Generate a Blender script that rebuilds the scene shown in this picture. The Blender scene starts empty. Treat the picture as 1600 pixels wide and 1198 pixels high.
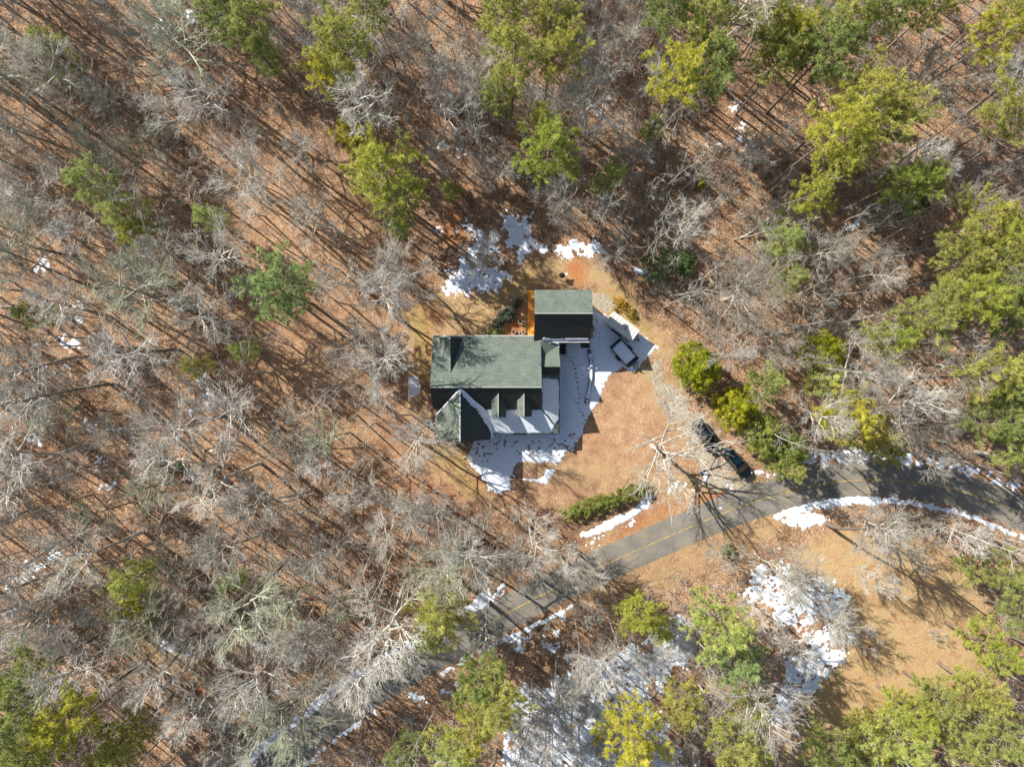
import bpy, bmesh, math, random
import numpy as np
from mathutils import Vector, Matrix, Euler
S = bpy.context.scene
COL = S.collection
R = math.radians

# ------------------------------------------------------------------ camera
FPX = 1109.0; HCAM = 91.0; CX, CY = 800.0, 599.0
cd = bpy.data.cameras.new('camera'); cam = bpy.data.objects.new('camera', cd); COL.objects.link(cam)
cam.location = (0, 0, HCAM); cam.rotation_euler = (0, 0, 0)
cd.sensor_width = 36.0; cd.lens = 36.0 * FPX / 1600.0
cd.clip_start = 0.5; cd.clip_end = 3000
S.camera = cam
S.render.resolution_x = 1024; S.render.resolution_y = 766

# ------------------------------------------------------------------ world + sun
SUN_EL = R(36.7); SUN_AZ = R(37)      # shadows fall to +x, -y
SD = Vector((-math.cos(SUN_AZ)*math.cos(SUN_EL), math.sin(SUN_AZ)*math.cos(SUN_EL), math.sin(SUN_EL)))
w = bpy.data.worlds.new("World"); S.world = w; w.use_nodes = True
nt = w.node_tree; bg = nt.nodes['Background']
sky = nt.nodes.new('ShaderNodeTexSky'); sky.sky_type = 'NISHITA'; sky.sun_disc = False
sky.sun_elevation = SUN_EL; sky.sun_rotation = math.atan2(SD.x, SD.y)
nt.links.new(sky.outputs[0], bg.inputs[0]); bg.inputs[1].default_value = 0.075
sl = bpy.data.lights.new('sun', 'SUN'); so = bpy.data.objects.new('sun', sl); COL.objects.link(so)
sl.energy = 5.0; sl.angle = R(0.5); sl.color = (1.0, 0.93, 0.82)
so.rotation_euler = SD.to_track_quat('Z', 'Y').to_euler(); so.location = (0, 0, 200)
S.view_settings.view_transform = 'Standard'; S.view_settings.look = 'None'
S.view_settings.exposure = 0.72; S.view_settings.gamma = 1

# ------------------------------------------------------------------ helpers
def link(o, parent=None):
    COL.objects.link(o)
    if parent: o.parent = parent
    return o
def tag(o, label=None, cat=None, group=None, kind=None):
    if label: o['label'] = label
    if cat: o['category'] = cat
    if group: o['group'] = group
    if kind: o['kind'] = kind
    return o
def empty(name, loc=(0,0,0), rz=0.0):
    o = bpy.data.objects.new(name, None); o.location = loc; o.rotation_euler = (0, 0, rz)
    o.empty_display_size = 0.3
    return link(o)
def mesh_np(name, V, F, mat=None, parent=None, smooth=False, obj=True):
    """V (n,3) ; F (m,k) int array, all faces the same size"""
    V = np.asarray(V, dtype=np.float32); F = np.asarray(F, dtype=np.int32)
    me = bpy.data.meshes.new(name); k = F.shape[1]
    me.vertices.add(len(V)); me.vertices.foreach_set('co', V.ravel())
    me.loops.add(F.size); me.loops.foreach_set('vertex_index', F.ravel())
    me.polygons.add(len(F)); me.polygons.foreach_set('loop_start', np.arange(0, F.size, k, dtype=np.int32))
    me.polygons.foreach_set('loop_total', np.full(len(F), k, dtype=np.int32))
    if smooth: me.polygons.foreach_set('use_smooth', np.ones(len(F), dtype=bool))
    me.update(calc_edges=True)
    if mat: me.materials.append(mat)
    if not obj: return me
    return link(bpy.data.objects.new(name, me), parent)

def ground(x, y):
    """gentle relief, level around the house"""
    x = np.asarray(x, dtype=float); y = np.asarray(y, dtype=float)
    d = np.sqrt(x*x + y*y)
    m = np.clip((d - 24.0) / 25.0, 0, 1); m = m*m*(3 - 2*m)
    return m * (0.55*np.sin(x/13.0 + 1.0)*np.cos(y/11.0) + 0.35*np.sin((x+y)/7.0) - 0.02*(d-24.0)*np.clip(-(x+y)/60.0, -0.3, 1))
def P(px, py, h=0.0):
    z = 0.0
    for _ in range(4):
        X = (px-CX)/FPX*(HCAM-z-h); Y = -(py-CY)/FPX*(HCAM-z-h)
        z = float(ground(X, Y))
    return Vector((X, Y, z+h))
def PA(pts): return np.array([P(a, b)[:2] for a, b in pts])
def Q(px, py, z):          # a pixel at an absolute height
    return Vector(((px-CX)/FPX*(HCAM-z), -(py-CY)/FPX*(HCAM-z), z))

def vnoise(x, y, seed=0):
    xi = np.floor(x).astype(np.int64); yi = np.floor(y).astype(np.int64)
    fx = x - xi; fy = y - yi; fx = fx*fx*(3-2*fx); fy = fy*fy*(3-2*fy)
    def hsh(a, b):
        n = (a*374761393 + b*668265263 + seed*1442695041) & 0xffffffff
        n = ((n ^ (n >> 13)) * 1274126177) & 0xffffffff
        return ((n ^ (n >> 16)) & 0xffff) / 65535.0
    a = hsh(xi, yi); b = hsh(xi+1, yi); c = hsh(xi, yi+1); d = hsh(xi+1, yi+1)
    return (a*(1-fx)+b*fx)*(1-fy) + (c*(1-fx)+d*fx)*fy
def fbm(x, y, s, seed=0, o=4):
    t = 0; amp = 1; tot = 0
    for i in range(o):
        t = t + amp*vnoise(x/s + 31.7*i, y/s - 17.3*i, seed+i); tot += amp; amp *= 0.55; s /= 2.03
    return t/tot*2 - 1
def sdpoly(x, y, poly):
    """signed distance, positive inside"""
    d = np.full(x.shape, 1e9); ins = np.zeros(x.shape, bool); n = len(poly)
    for i in range(n):
        ax, ay = poly[i]; bx, by = poly[(i+1) % n]
        ex, ey = bx-ax, by-ay; wx, wy = x-ax, y-ay
        t = np.clip((wx*ex+wy*ey)/(ex*ex+ey*ey+1e-12), 0, 1)
        d = np.minimum(d, (wx-ex*t)**2 + (wy-ey*t)**2)
        c = ((ay > y) != (by > y)) & (x < (bx-ax)*(y-ay)/((by-ay) + 1e-12) + ax)
        ins ^= c
    d = np.sqrt(d)
    return np.where(ins, d, -d)
def sdline(x, y, pts):
    d = np.full(x.shape, 1e9)
    for i in range(len(pts)-1):
        ax, ay = pts[i]; bx, by = pts[i+1]
        ex, ey = bx-ax, by-ay; wx, wy = x-ax, y-ay
        t = np.clip((wx*ex+wy*ey)/(ex*ex+ey*ey+1e-12), 0, 1)
        d = np.minimum(d, (wx-ex*t)**2 + (wy-ey*t)**2)
    return np.sqrt(d)

# ------------------------------------------------------------------ materials
def newmat(name):
    m = bpy.data.materials.new(name); m.use_nodes = True
    return m, m.node_tree, m.node_tree.nodes['Principled BSDF']
def N(nt, t, **kw):
    n = nt.nodes.new(t)
    for k, v in kw.items(): setattr(n, k, v)
    return n
def noise_tex(nt, scale, detail=4, vec=None, rough=0.6):
    n = N(nt, 'ShaderNodeTexNoise'); n.inputs['Scale'].default_value = scale
    n.inputs['Detail'].default_value = detail; n.inputs['Roughness'].default_value = rough
    if vec is not None: nt.links.new(vec, n.inputs['Vector'])
    return n
def ramp(nt, fac, stops):
    r = N(nt, 'ShaderNodeValToRGB'); e = r.color_ramp.elements
    while len(e) > 1: e.remove(e[-1])
    e[0].position = stops[0][0]; e[0].color = (*stops[0][1], 1)
    for p, c in stops[1:]:
        q = e.new(p); q.color = (*c, 1)
    nt.links.new(fac, r.inputs[0]); return r
def mixc(nt, fac, a, b, mode='MIX'):
    m = N(nt, 'ShaderNodeMix'); m.data_type = 'RGBA'; m.blend_type = mode
    for inp, v in ((m.inputs[0], fac), (m.inputs[6], a), (m.inputs[7], b)):
        if isinstance(v, bpy.types.NodeSocket): nt.links.new(v, inp)
        elif isinstance(v, (tuple, list)): inp.default_value = (*v, 1)
        else: inp.default_value = v
    return m.outputs[2]
def pos(nt): return N(nt, 'ShaderNodeNewGeometry').outputs['Position']
def simple(name, col, rough=0.7, var=0.12, scale=3.0, metal=0.0, bump=0.0):
    m, nt, b = newmat(name)
    tc = N(nt, 'ShaderNodeTexCoord')
    n = noise_tex(nt, scale, 5, tc.outputs['Object'])
    r = ramp(nt, n.outputs[0], [(0.25, tuple(c*(1-var) for c in col)), (0.75, tuple(min(1, c*(1+var)) for c in col))])
    nt.links.new(r.outputs[0], b.inputs['Base Color'])
    b.inputs['Roughness'].default_value = rough; b.inputs['Metallic'].default_value = metal
    if bump:
        bp = N(nt, 'ShaderNodeBump'); bp.inputs['Strength'].default_value = bump; bp.inputs['Distance'].default_value = 0.05
        nt.links.new(n.outputs[0], bp.inputs['Height']); nt.links.new(bp.outputs[0], b.inputs['Normal'])
    return m

def mat_ground():
    m, nt, b = newmat('forest floor'); L = nt.links.new
    p = pos(nt)
    big = noise_tex(nt, 0.09, 5, p); mid = noise_tex(nt, 0.7, 6, p, 0.7); fine = noise_tex(nt, 5.0, 5, p, 0.75)
    vo = N(nt, 'ShaderNodeTexVoronoi'); vo.inputs['Scale'].default_value = 15.0; L(p, vo.inputs['Vector'])
    sep = N(nt, 'ShaderNodeSeparateColor'); L(vo.outputs['Color'], sep.inputs[0])
    vo2 = N(nt, 'ShaderNodeTexVoronoi'); vo2.inputs['Scale'].default_value = 2.6; L(p, vo2.inputs['Vector'])
    sep2 = N(nt, 'ShaderNodeSeparateColor'); L(vo2.outputs['Color'], sep2.inputs[0])
    litter = ramp(nt, sep.outputs[0], [(0.0, (0.06, 0.034, 0.02)), (0.2, (0.19, 0.10, 0.052)), (0.5, (0.37, 0.215, 0.122)), (0.8, (0.54, 0.35, 0.215)), (1.0, (0.80, 0.63, 0.46))])
    tone = ramp(nt, big.outputs[0], [(0.3, (0.66, 0.60, 0.58)), (0.5, (1, 1, 1)), (0.7, (1.22, 1.24, 1.26))])
    c = mixc(nt, 1.0, litter.outputs[0], tone.outputs[0], 'MULTIPLY')
    t2 = ramp(nt, mid.outputs[0], [(0.34, (0.42, 0.38, 0.35)), (0.46, (0.9, 0.86, 0.82)), (0.58, (1.1, 1.06, 1.0)), (0.72, (1.3, 1.3, 1.28))])
    c = mixc(nt, 0.85, c, t2.outputs[0], 'MULTIPLY')
    att = N(nt, 'ShaderNodeAttribute'); att.attribute_name = 'zones'
    sa = N(nt, 'ShaderNodeSeparateColor'); L(att.outputs['Color'], sa.inputs[0])
    # golden dormant lawn
    lawn = ramp(nt, fine.outputs[0], [(0.25, (0.30, 0.19, 0.095)), (0.5, (0.52, 0.355, 0.19)), (0.75, (0.70, 0.53, 0.33))])
    lawnp = ramp(nt, mid.outputs[0], [(0.35, (0.85, 0.66, 0.5)), (0.5, (1, 1, 1)), (0.68, (1.0, 1.1, 0.75))])
    lawnc = mixc(nt, 0.8, lawn.outputs[0], lawnp.outputs[0], 'MULTIPLY')
    c = mixc(nt, sa.outputs[0], c, lawnc)
    # fine even leaf cover of the front yard
    yard = ramp(nt, sep.outputs[1], [(0.0, (0.32, 0.17, 0.085)), (0.5, (0.46, 0.255, 0.135)), (1.0, (0.60, 0.38, 0.23))])
    yt = ramp(nt, mid.outputs[0], [(0.34, (0.78, 0.74, 0.70)), (0.5, (1, 1, 1)), (0.66, (1.16, 1.24, 1.28))])
    yb = ramp(nt, big.outputs[0], [(0.38, (0.88, 0.86, 0.84)), (0.6, (1.12, 1.16, 1.2))])
    yc = mixc(nt, 1, mixc(nt, 1, yard.outputs[0], yt.outputs[0], 'MULTIPLY'), yb.outputs[0], 'MULTIPLY')
    c = mixc(nt, sa.outputs[2], c, yc)
    clay = ramp(nt, fine.outputs[0], [(0.3, (0.36, 0.11, 0.035)), (0.7, (0.62, 0.24, 0.09))])
    c = mixc(nt, sa.outputs[1], c, clay.outputs[0])
    # yellowish grass / moss tint held in alpha
    moss = ramp(nt, fine.outputs[0], [(0.3, (0.22, 0.17, 0.035)), (0.7, (0.48, 0.36, 0.08))])
    c = mixc(nt, att.outputs['Alpha'], c, moss.outputs[0])
    L(c, b.inputs['Base Color']); b.inputs['Roughness'].default_value = 0.9
    bp = N(nt, 'ShaderNodeBump'); bp.inputs['Strength'].default_value = 0.9; bp.inputs['Distance'].default_value = 0.12
    ad = N(nt, 'ShaderNodeMath', operation='ADD'); L(sep.outputs[2], ad.inputs[0]); L(mid.outputs[0], ad.inputs[1])
    L(ad.outputs[0], bp.inputs['Height']); L(bp.outputs[0], b.inputs['Normal'])
    return m
def mat_snow(name='snow', col=(0.76, 0.83, 0.93)):
    m, nt, b = newmat(name); p = pos(nt)
    n = noise_tex(nt, 2.2, 6, p, 0.65)
    r = ramp(nt, n.outputs[0], [(0.3, tuple(c*0.90 for c in col)), (0.6, col)])
    nt.links.new(r.outputs[0], b.inputs['Base Color']); b.inputs['Roughness'].default_value = 0.6
    bp = N(nt, 'ShaderNodeBump'); bp.inputs['Strength'].default_value = 0.35; bp.inputs['Distance'].default_value = 0.08
    nt.links.new(n.outputs[0], bp.inputs['Height']); nt.links.new(bp.outputs[0], b.inputs['Normal'])
    return m
def mat_asphalt():
    m, nt, b = newmat('asphalt'); p = pos(nt)
    a = noise_tex(nt, 0.25, 5, p, 0.6); f = noise_tex(nt, 14, 4, p, 0.7)
    r = ramp(nt, a.outputs[0], [(0.3, (0.155, 0.145, 0.13)), (0.5, (0.215, 0.20, 0.175)), (0.7, (0.28, 0.255, 0.21))])
    g = ramp(nt, f.outputs[0], [(0.3, (0.72, 0.72, 0.72)), (0.7, (1.2, 1.2, 1.2))])
    st = noise_tex(nt, 0.55, 6, p, 0.7); sr = ramp(nt, st.outputs[0], [(0.42, (0.92, 0.94, 0.97)), (0.52, (1.0, 1.0, 1.0)), (0.68, (1.22, 1.10, 0.90))])
    cv = N(nt, 'ShaderNodeTexVoronoi', feature='DISTANCE_TO_EDGE'); cv.inputs['Scale'].default_value = 0.33
    wn = noise_tex(nt, 1.3, 4, p); wm = mixc(nt, 0.35, p, wn.outputs['Color']); nt.links.new(wm, cv.inputs['Vector'])
    cr = ramp(nt, cv.outputs['Distance'], [(0.0, (0.45, 0.44, 0.43)), (0.012, (0.6, 0.6, 0.6)), (0.02, (1, 1, 1))])
    c = mixc(nt, 1, r.outputs[0], g.outputs[0], 'MULTIPLY'); c = mixc(nt, 1, c, sr.outputs[0], 'MULTIPLY'); c = mixc(nt, 0.16, c, cr.outputs[0], 'MULTIPLY')
    nt.links.new(c, b.inputs['Base Color'])
    b.inputs['Roughness'].default_value = 0.85
    return m
def mat_gravel(name, lo, hi):
    m, nt, b = newmat(name); p = pos(nt)
    v = N(nt, 'ShaderNodeTexVoronoi'); v.inputs['Scale'].default_value = 9; nt.links.new(p, v.inputs['Vector'])
    s = N(nt, 'ShaderNodeSeparateColor'); nt.links.new(v.outputs['Color'], s.inputs[0])
    r = ramp(nt, s.outputs[0], [(0, lo), (1, hi)])
    n = noise_tex(nt, 0.8, 5, p)
    t = ramp(nt, n.outputs[0], [(0.34, (0.98, 0.72, 0.50)), (0.47, (1, 0.97, 0.92)), (0.7, (1.1, 1.12, 1.15))])
    nt.links.new(mixc(nt, 1, r.outputs[0], t.outputs[0], 'MULTIPLY'), b.inputs['Base Color']); b.inputs['Roughness'].default_value = 0.95
    bp = N(nt, 'ShaderNodeBump'); bp.inputs['Strength'].default_value = 0.7; bp.inputs['Distance'].default_value = 0.05
    nt.links.new(s.outputs[1], bp.inputs['Height']); nt.links.new(bp.outputs[0], b.inputs['Normal'])
    return m
def mat_shingle(name, col, rough=0.85, axis='x'):
    m, nt, b = newmat(name)
    tc = N(nt, 'ShaderNodeTexCoord'); mp = N(nt, 'ShaderNodeMapping')
    if axis == 'y': mp.inputs['Rotation'].default_value = (0, 0, R(90))
    nt.links.new(tc.outputs['Object'], mp.inputs['Vector'])
    br = N(nt, 'ShaderNodeTexBrick'); nt.links.new(mp.outputs[0], br.inputs['Vector'])
    br.inputs['Scale'].default_value = 1.0; br.inputs['Brick Width'].default_value = 0.3; br.inputs['Row Height'].default_value = 0.17
    br.inputs['Mortar Size'].default_value = 0.018
    br.inputs['Color1'].default_value = (*[c*0.88 for c in col], 1); br.inputs['Color2'].default_value = (*[c*1.12 for c in col], 1)
    br.inputs['Mortar'].default_value = (*[c*0.45 for c in col], 1)
    n = noise_tex(nt, 1.1, 5, tc.outputs['Object']); g = ramp(nt, n.outputs[0], [(0.3, (0.74, 0.78, 0.76)), (0.7, (1.18, 1.15, 1.14))])
    f = noise_tex(nt, 22, 3, tc.outputs['Object']); g2 = ramp(nt, f.outputs[0], [(0.3, (0.8, 0.8, 0.8)), (0.7, (1.2, 1.2, 1.2))])
    c = mixc(nt, 1, br.outputs['Color'], g.outputs[0], 'MULTIPLY'); c = mixc(nt, 1, c, g2.outputs[0], 'MULTIPLY')
    nt.links.new(c, b.inputs['Base Color']); b.inputs['Roughness'].default_value = rough
    bp = N(nt, 'ShaderNodeBump'); bp.inputs['Strength'].default_value = 0.5; bp.inputs['Distance'].default_value = 0.02
    nt.links.new(br.outputs['Fac'], bp.inputs['Height']); bp.invert = True; nt.links.new(bp.outputs[0], b.inputs['Normal'])
    return m
def mat_bark(name, lo, hi):
    m, nt, b = newmat(name)
    oi = N(nt, 'ShaderNodeObjectInfo'); tc = N(nt, 'ShaderNodeTexCoord')
    n = noise_tex(nt, 1.6, 4, tc.outputs['Object'])
    r = ramp(nt, n.outputs[0], [(0.3, lo), (0.7, hi)])
    t = ramp(nt, oi.outputs['Random'], [(0, (0.66, 0.64, 0.60)), (0.5, (1, 0.97, 0.92)), (1, (1.2, 1.2, 1.2))])
    nt.links.new(mixc(nt, 1, r.outputs[0], t.outputs[0], 'MULTIPLY'), b.inputs['Base Color']); b.inputs['Roughness'].default_value = 0.85
    return m
def mat_leaf(name, cols, trans=0.42):
    """foliage: diffuse + translucent, tone varies per clump"""
    m, nt, b = newmat(name); L = nt.links.new
    oi = N(nt, 'ShaderNodeObjectInfo'); tc = N(nt, 'ShaderNodeTexCoord')
    n = noise_tex(nt, 0.9, 3, tc.outputs['Object']); r = ramp(nt, n.outputs[0], [(0.3, cols[0]), (0.5, cols[1]), (0.7, cols[2])])
    t = ramp(nt, oi.outputs['Random'], [(0, (0.72, 0.84, 0.9)), (0.5, (1, 1, 1)), (1, (1.2, 1.1, 0.85))])
    c = mixc(nt, 1, r.outputs[0], t.outputs[0], 'MULTIPLY')
    L(c, b.inputs['Base Color']); b.inputs['Roughness'].default_value = 0.55; b.inputs['Specular IOR Level'].default_value = 0.3
    tr = N(nt, 'ShaderNodeBsdfTranslucent'); L(c, tr.inputs['Color'])
    ms = N(nt, 'ShaderNodeMixShader'); ms.inputs[0].default_value = trans
    L(b.outputs[0], ms.inputs[1]); L(tr.outputs[0], ms.inputs[2]); L(ms.outputs[0], nt.nodes['Material Output'].inputs[0])
    return m
M = {}
M['ground'] = mat_ground(); M['snow'] = mat_snow(); M['asphalt'] = mat_asphalt()
M['gravel'] = mat_gravel('driveway gravel', (0.22, 0.195, 0.15), (0.50, 0.455, 0.37))
M['dirt'] = mat_gravel('dirt track', (0.20, 0.155, 0.085), (0.46, 0.37, 0.22))
M['yellow'] = simple('faded yellow road paint', (0.50, 0.33, 0.08), 0.8, 0.35, 3)
_nt = M['yellow'].node_tree; _b = _nt.nodes['Principled BSDF']; _n = noise_tex(_nt, 1.6, 6, pos(_nt), 0.75)
_r = ramp(_nt, _n.outputs[0], [(0.38, (0.22, 0.19, 0.13)), (0.5, (0.42, 0.30, 0.10)), (0.6, (0.60, 0.40, 0.08))]); _nt.links.new(_r.outputs[0], _b.inputs['Base Color'])
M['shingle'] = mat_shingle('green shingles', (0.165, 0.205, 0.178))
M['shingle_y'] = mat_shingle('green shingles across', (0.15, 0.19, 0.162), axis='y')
M['wet'] = mat_shingle('wet shingles', (0.036, 0.041, 0.043), 0.7)  # shade painted into the colour: near-black shingle copy for slopes facing away from the sun
M['shade_dark_y'] = mat_shingle('wet green shingles across', (0.032, 0.055, 0.056), 0.6, 'y')  # same shade-darkened copy for the sunless sides of gables and dormers
M['siding'] = simple('cream siding', (0.62, 0.58, 0.50), 0.7, 0.08, 2)
M['logwall'] = simple('brown log siding', (0.28, 0.16, 0.08), 0.7, 0.2, 4)
M['white'] = simple('white paint', (0.78, 0.78, 0.76), 0.5, 0.05, 2)
M['trim'] = simple('pale trim', (0.55, 0.56, 0.52), 0.5, 0.08, 4)
M['cap'] = simple('ridge shingles', (0.30, 0.35, 0.31), 0.8, 0.2, 6)
M['oldwood'] = simple('grey weathered wood', (0.13, 0.115, 0.10), 0.8, 0.3, 5)
M['darkwood'] = simple('dark stained wood', (0.045, 0.035, 0.03), 0.7, 0.3, 5)
M['black'] = simple('black metal', (0.018, 0.018, 0.02), 0.45, 0.2, 4)
M['grey'] = simple('galvanised grey', (0.30, 0.31, 0.31), 0.5, 0.12, 5, 0.3)
M['rubber'] = simple('tyre rubber', (0.02, 0.02, 0.02), 0.9, 0.2, 6)
M['chrome'] = simple('wheel alloy', (0.5, 0.5, 0.52), 0.3, 0.05, 3, 0.9)
M['deck'] = simple('orange stained deck boards', (0.80, 0.33, 0.045), 0.7, 0.12, 3)
M['terracotta'] = simple('pale clay pot', (0.55, 0.42, 0.33), 0.8, 0.15, 7)
M['soil'] = simple('potting soil', (0.05, 0.035, 0.025), 0.95, 0.3, 9)
M['stone'] = simple('grey stone', (0.26, 0.24, 0.22), 0.9, 0.3, 5, bump=0.5)
M['trailerwhite'] = simple('dusty white trailer skin', (0.66, 0.66, 0.63), 0.45, 0.06, 1.5)
M['concrete'] = simple('pale concrete', (0.50, 0.47, 0.40), 0.9, 0.12, 4, bump=0.2)
def mat_paint(name, col, rough=0.22):
    m, nt, b = newmat(name); b.inputs['Base Color'].default_value = (*col, 1); b.inputs['Roughness'].default_value = rough
    b.inputs['Metallic'].default_value = 0.3; b.inputs['Coat Weight'].default_value = 0.6; b.inputs['Coat Roughness'].default_value = 0.08
    tc = N(nt, 'ShaderNodeTexCoord'); n = noise_tex(nt, 2.5, 5, tc.outputs['Object'])
    r = ramp(nt, n.outputs[0], [(0.3, (rough*0.8,)*3), (0.7, (rough*1.7,)*3)]); nt.links.new(r.outputs[0], b.inputs['Roughness'])
    return m
M['car_black'] = mat_paint('black car paint', (0.008, 0.008, 0.01)); M['car_teal'] = mat_paint('very dark teal car paint', (0.006, 0.012, 0.015))
m_, nt_, b_ = newmat('dark glass'); b_.inputs['Base Color'].default_value = (0.012, 0.022, 0.03, 1); b_.inputs['Roughness'].default_value = 0.08; M['glass'] = m_
m_, nt_, b_ = newmat('tinted teal glass'); b_.inputs['Base Color'].default_value = (0.008, 0.025, 0.036, 1); b_.inputs['Roughness'].default_value = 0.12; M['glass_teal'] = m_
m_, nt_, b_ = newmat('red lamp lens'); b_.inputs['Base Color'].default_value = (0.35, 0.02, 0.02, 1); b_.inputs['Roughness'].default_value = 0.2; M['redlens'] = m_
m_, nt_, b_ = newmat('clear lamp lens'); b_.inputs['Base Color'].default_value = (0.6, 0.62, 0.65, 1); b_.inputs['Roughness'].default_value = 0.15; M['lens'] = m_
M['bark_pale'] = mat_bark('pale grey bark', (0.40, 0.385, 0.35), (0.66, 0.64, 0.585))
M['bark_grey'] = mat_bark('grey brown bark', (0.33, 0.32, 0.30), (0.60, 0.585, 0.545))
M['bark_green'] = mat_bark('lichened grey green bark', (0.26, 0.28, 0.20), (0.48, 0.50, 0.38))
M['bark_dark'] = mat_bark('dark trunk bark', (0.17, 0.15, 0.125), (0.34, 0.31, 0.26))
M['bark_pine'] = mat_bark('pine bark', (0.13, 0.10, 0.08), (0.27, 0.22, 0.18))
M['needle_yellow'] = mat_leaf('yellow green needles', ((0.31, 0.35, 0.06), (0.53, 0.55, 0.10), (0.72, 0.71, 0.18)))
M['needle_green'] = mat_leaf('mid green needles', ((0.26, 0.30, 0.085), (0.46, 0.485, 0.14), (0.66, 0.66, 0.25)))
M['needle_pale'] = mat_leaf('pale green needles', ((0.27, 0.37, 0.13), (0.46, 0.55, 0.20), (0.64, 0.70, 0.30)))
M['leaf_bright'] = mat_leaf('bright evergreen leaves', ((0.17, 0.20, 0.012), (0.38, 0.39, 0.02), (0.56, 0.52, 0.04)))
M['leaf_dark'] = mat_leaf('dark green leaves', ((0.05, 0.10, 0.03), (0.11, 0.19, 0.06), (0.20, 0.29, 0.09)))
M['leaf_blue'] = mat_leaf('blue green shrub leaves', ((0.07, 0.10, 0.08), (0.13, 0.17, 0.13), (0.24, 0.29, 0.22)))
M['leaf_gold'] = mat_leaf('golden shrub twigs', ((0.30, 0.19, 0.02), (0.50, 0.33, 0.03), (0.62, 0.44, 0.06)))
M['leaf_hedge'] = mat_leaf('hedge leaves', ((0.18, 0.20, 0.04), (0.32, 0.35, 0.07), (0.48, 0.48, 0.15)))

# ------------------------------------------------------------------ ground
fx = np.arange(-80, 80.01, 0.25); fy = np.arange(-62, 62.01, 0.25)
out = np.array([500, 300, 180, 120, 100, 90.])
gx = np.concatenate([-out, fx, out[::-1]]); gy = np.concatenate([-out, fy, out[::-1]])
GX, GY = np.meshgrid(gx, gy); GZ = ground(GX, GY)
nx, ny = len(gx), len(gy)
V = np.stack([GX.ravel(), GY.ravel(), GZ.ravel()], 1)
ii, jj = np.meshgrid(np.arange(nx-1), np.arange(ny-1)); a = (jj*nx+ii).ravel()
go = mesh_np('ground', V, np.stack([a, a+1, a+nx+1, a+nx], 1), M['ground'], smooth=True); tag(go, kind='structure')
def zone(polys, amp, soft, seed):
    n = fbm(GX, GY, 3.0, seed, 5); r = np.zeros(GX.shape)
    for pl, k in polys:
        p = PA(pl); lo = p.min(0)-6; hi = p.max(0)+6
        s = (GX > lo[0]) & (GX < hi[0]) & (GY > lo[1]) & (GY < hi[1])
        v = sdpoly(GX[s], GY[s], p) + amp*n[s]
        r[s] = np.maximum(r[s], k*np.clip(v/soft + 0.5, 0, 1))
    return r
lawn = zone([
    ([(660,470),(690,455),(760,450),(800,420),(880,395),(930,405),(960,430),(985,470),(1000,500),(1040,520),(1045,560),(1030,575),(940,520),(925,450),(835,450),(825,525),(672,530),(660,610),(655,700),(720,720),(770,780),(640,720),(630,560)], 0.9),
    ([(1230,860),(1330,820),(1440,840),(1500,870),(1540,930),(1530,1020),(1500,1075),(1400,1100),(1350,1130),(1290,1200),(1200,1200),(1210,1140),(1260,1080),(1330,1010),(1330,950),(1260,900)], 1.0),
    ([(820,725),(960,715),(1040,735),(1110,765),(1080,790),(1000,755),(900,750),(850,752)], 0.8),
    ([(1180,745),(1210,740),(1100,795),(1000,835),(900,870),(900,855),(1000,815),(1090,775)], 0.6),
    ([(930,890),(1060,850),(1140,815),(1230,800),(1180,860),(1080,900),(960,930),(890,960)], 0.5),
    ([(985,575),(1010,570),(1060,600),(1030,620),(1090,720),(1060,720),(1010,640)], 0.75),
], 1.6, 1.6, 5)
yard = zone([([(945,590),(990,580),(1010,620),(1040,660),(1075,720),(1050,745),(960,720),(880,730),(900,700),(920,660),(940,630)], 0.95),
             ([(780,760),(880,740),(980,750),(960,790),(880,800),(800,800)], 0.5),
             ([(380,150),(540,260),(700,480),(640,640),(760,800),(600,790),(400,640),(300,420),(330,250)], 0.35)], 1.2, 1.5, 9)
clay = zone([([(885,415),(905,405),(915,425),(905,445),(890,440)], 0.8), ([(790,495),(822,490),(823,525),(795,525)], 0.75),
             ([(690,320),(720,330),(715,380),(690,370)], 0.6), ([(655,480),(680,470),(700,500),(670,510)], 0.5),
             ([(370,1050),(400,1050),(410,1085),(380,1090)], 0.8), ([(298,1055),(330,1060),(325,1088),(300,1085)], 0.7),
             ([(720,745),(770,740),(790,760),(740,765)], 0.4), ([(660,120),(690,110),(700,130),(670,140)], 0.4),
             ([(1190,740),(1170,770),(1050,800),(960,850),(945,845),(1030,795),(1120,765)], 0.5),
             ([(600,730),(720,760),(720,860),(640,900),(560,820)], 0.25)], 1.0, 1.4, 13)
moss = zone([([(640,480),(665,480),(672,600),(650,590)], 0.55), ([(760,425),(830,430),(820,460),(770,480)], 0.45), ([(665,695),(700,692),(740,720),(700,725)], 0.5),
             ([(940,455),(985,460),(1010,510),(985,505),(955,480)], 0.6), ([(850,970),(900,950),(880,990)], 0.4), ([(1350,1080),(1500,1060),(1540,1000),(1560,1100),(1350,1140)], 0.35),
             ([(720,738),(765,768),(750,775),(715,755)], 0.4)], 1.6, 2.0, 21)
ca = go.data.color_attributes.new('zones', 'FLOAT_COLOR', 'POINT')
ca.data.foreach_set('color', np.stack([lawn.ravel(), clay.ravel(), yard.ravel(), moss.ravel()], 1).astype(np.float32).ravel())

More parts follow.
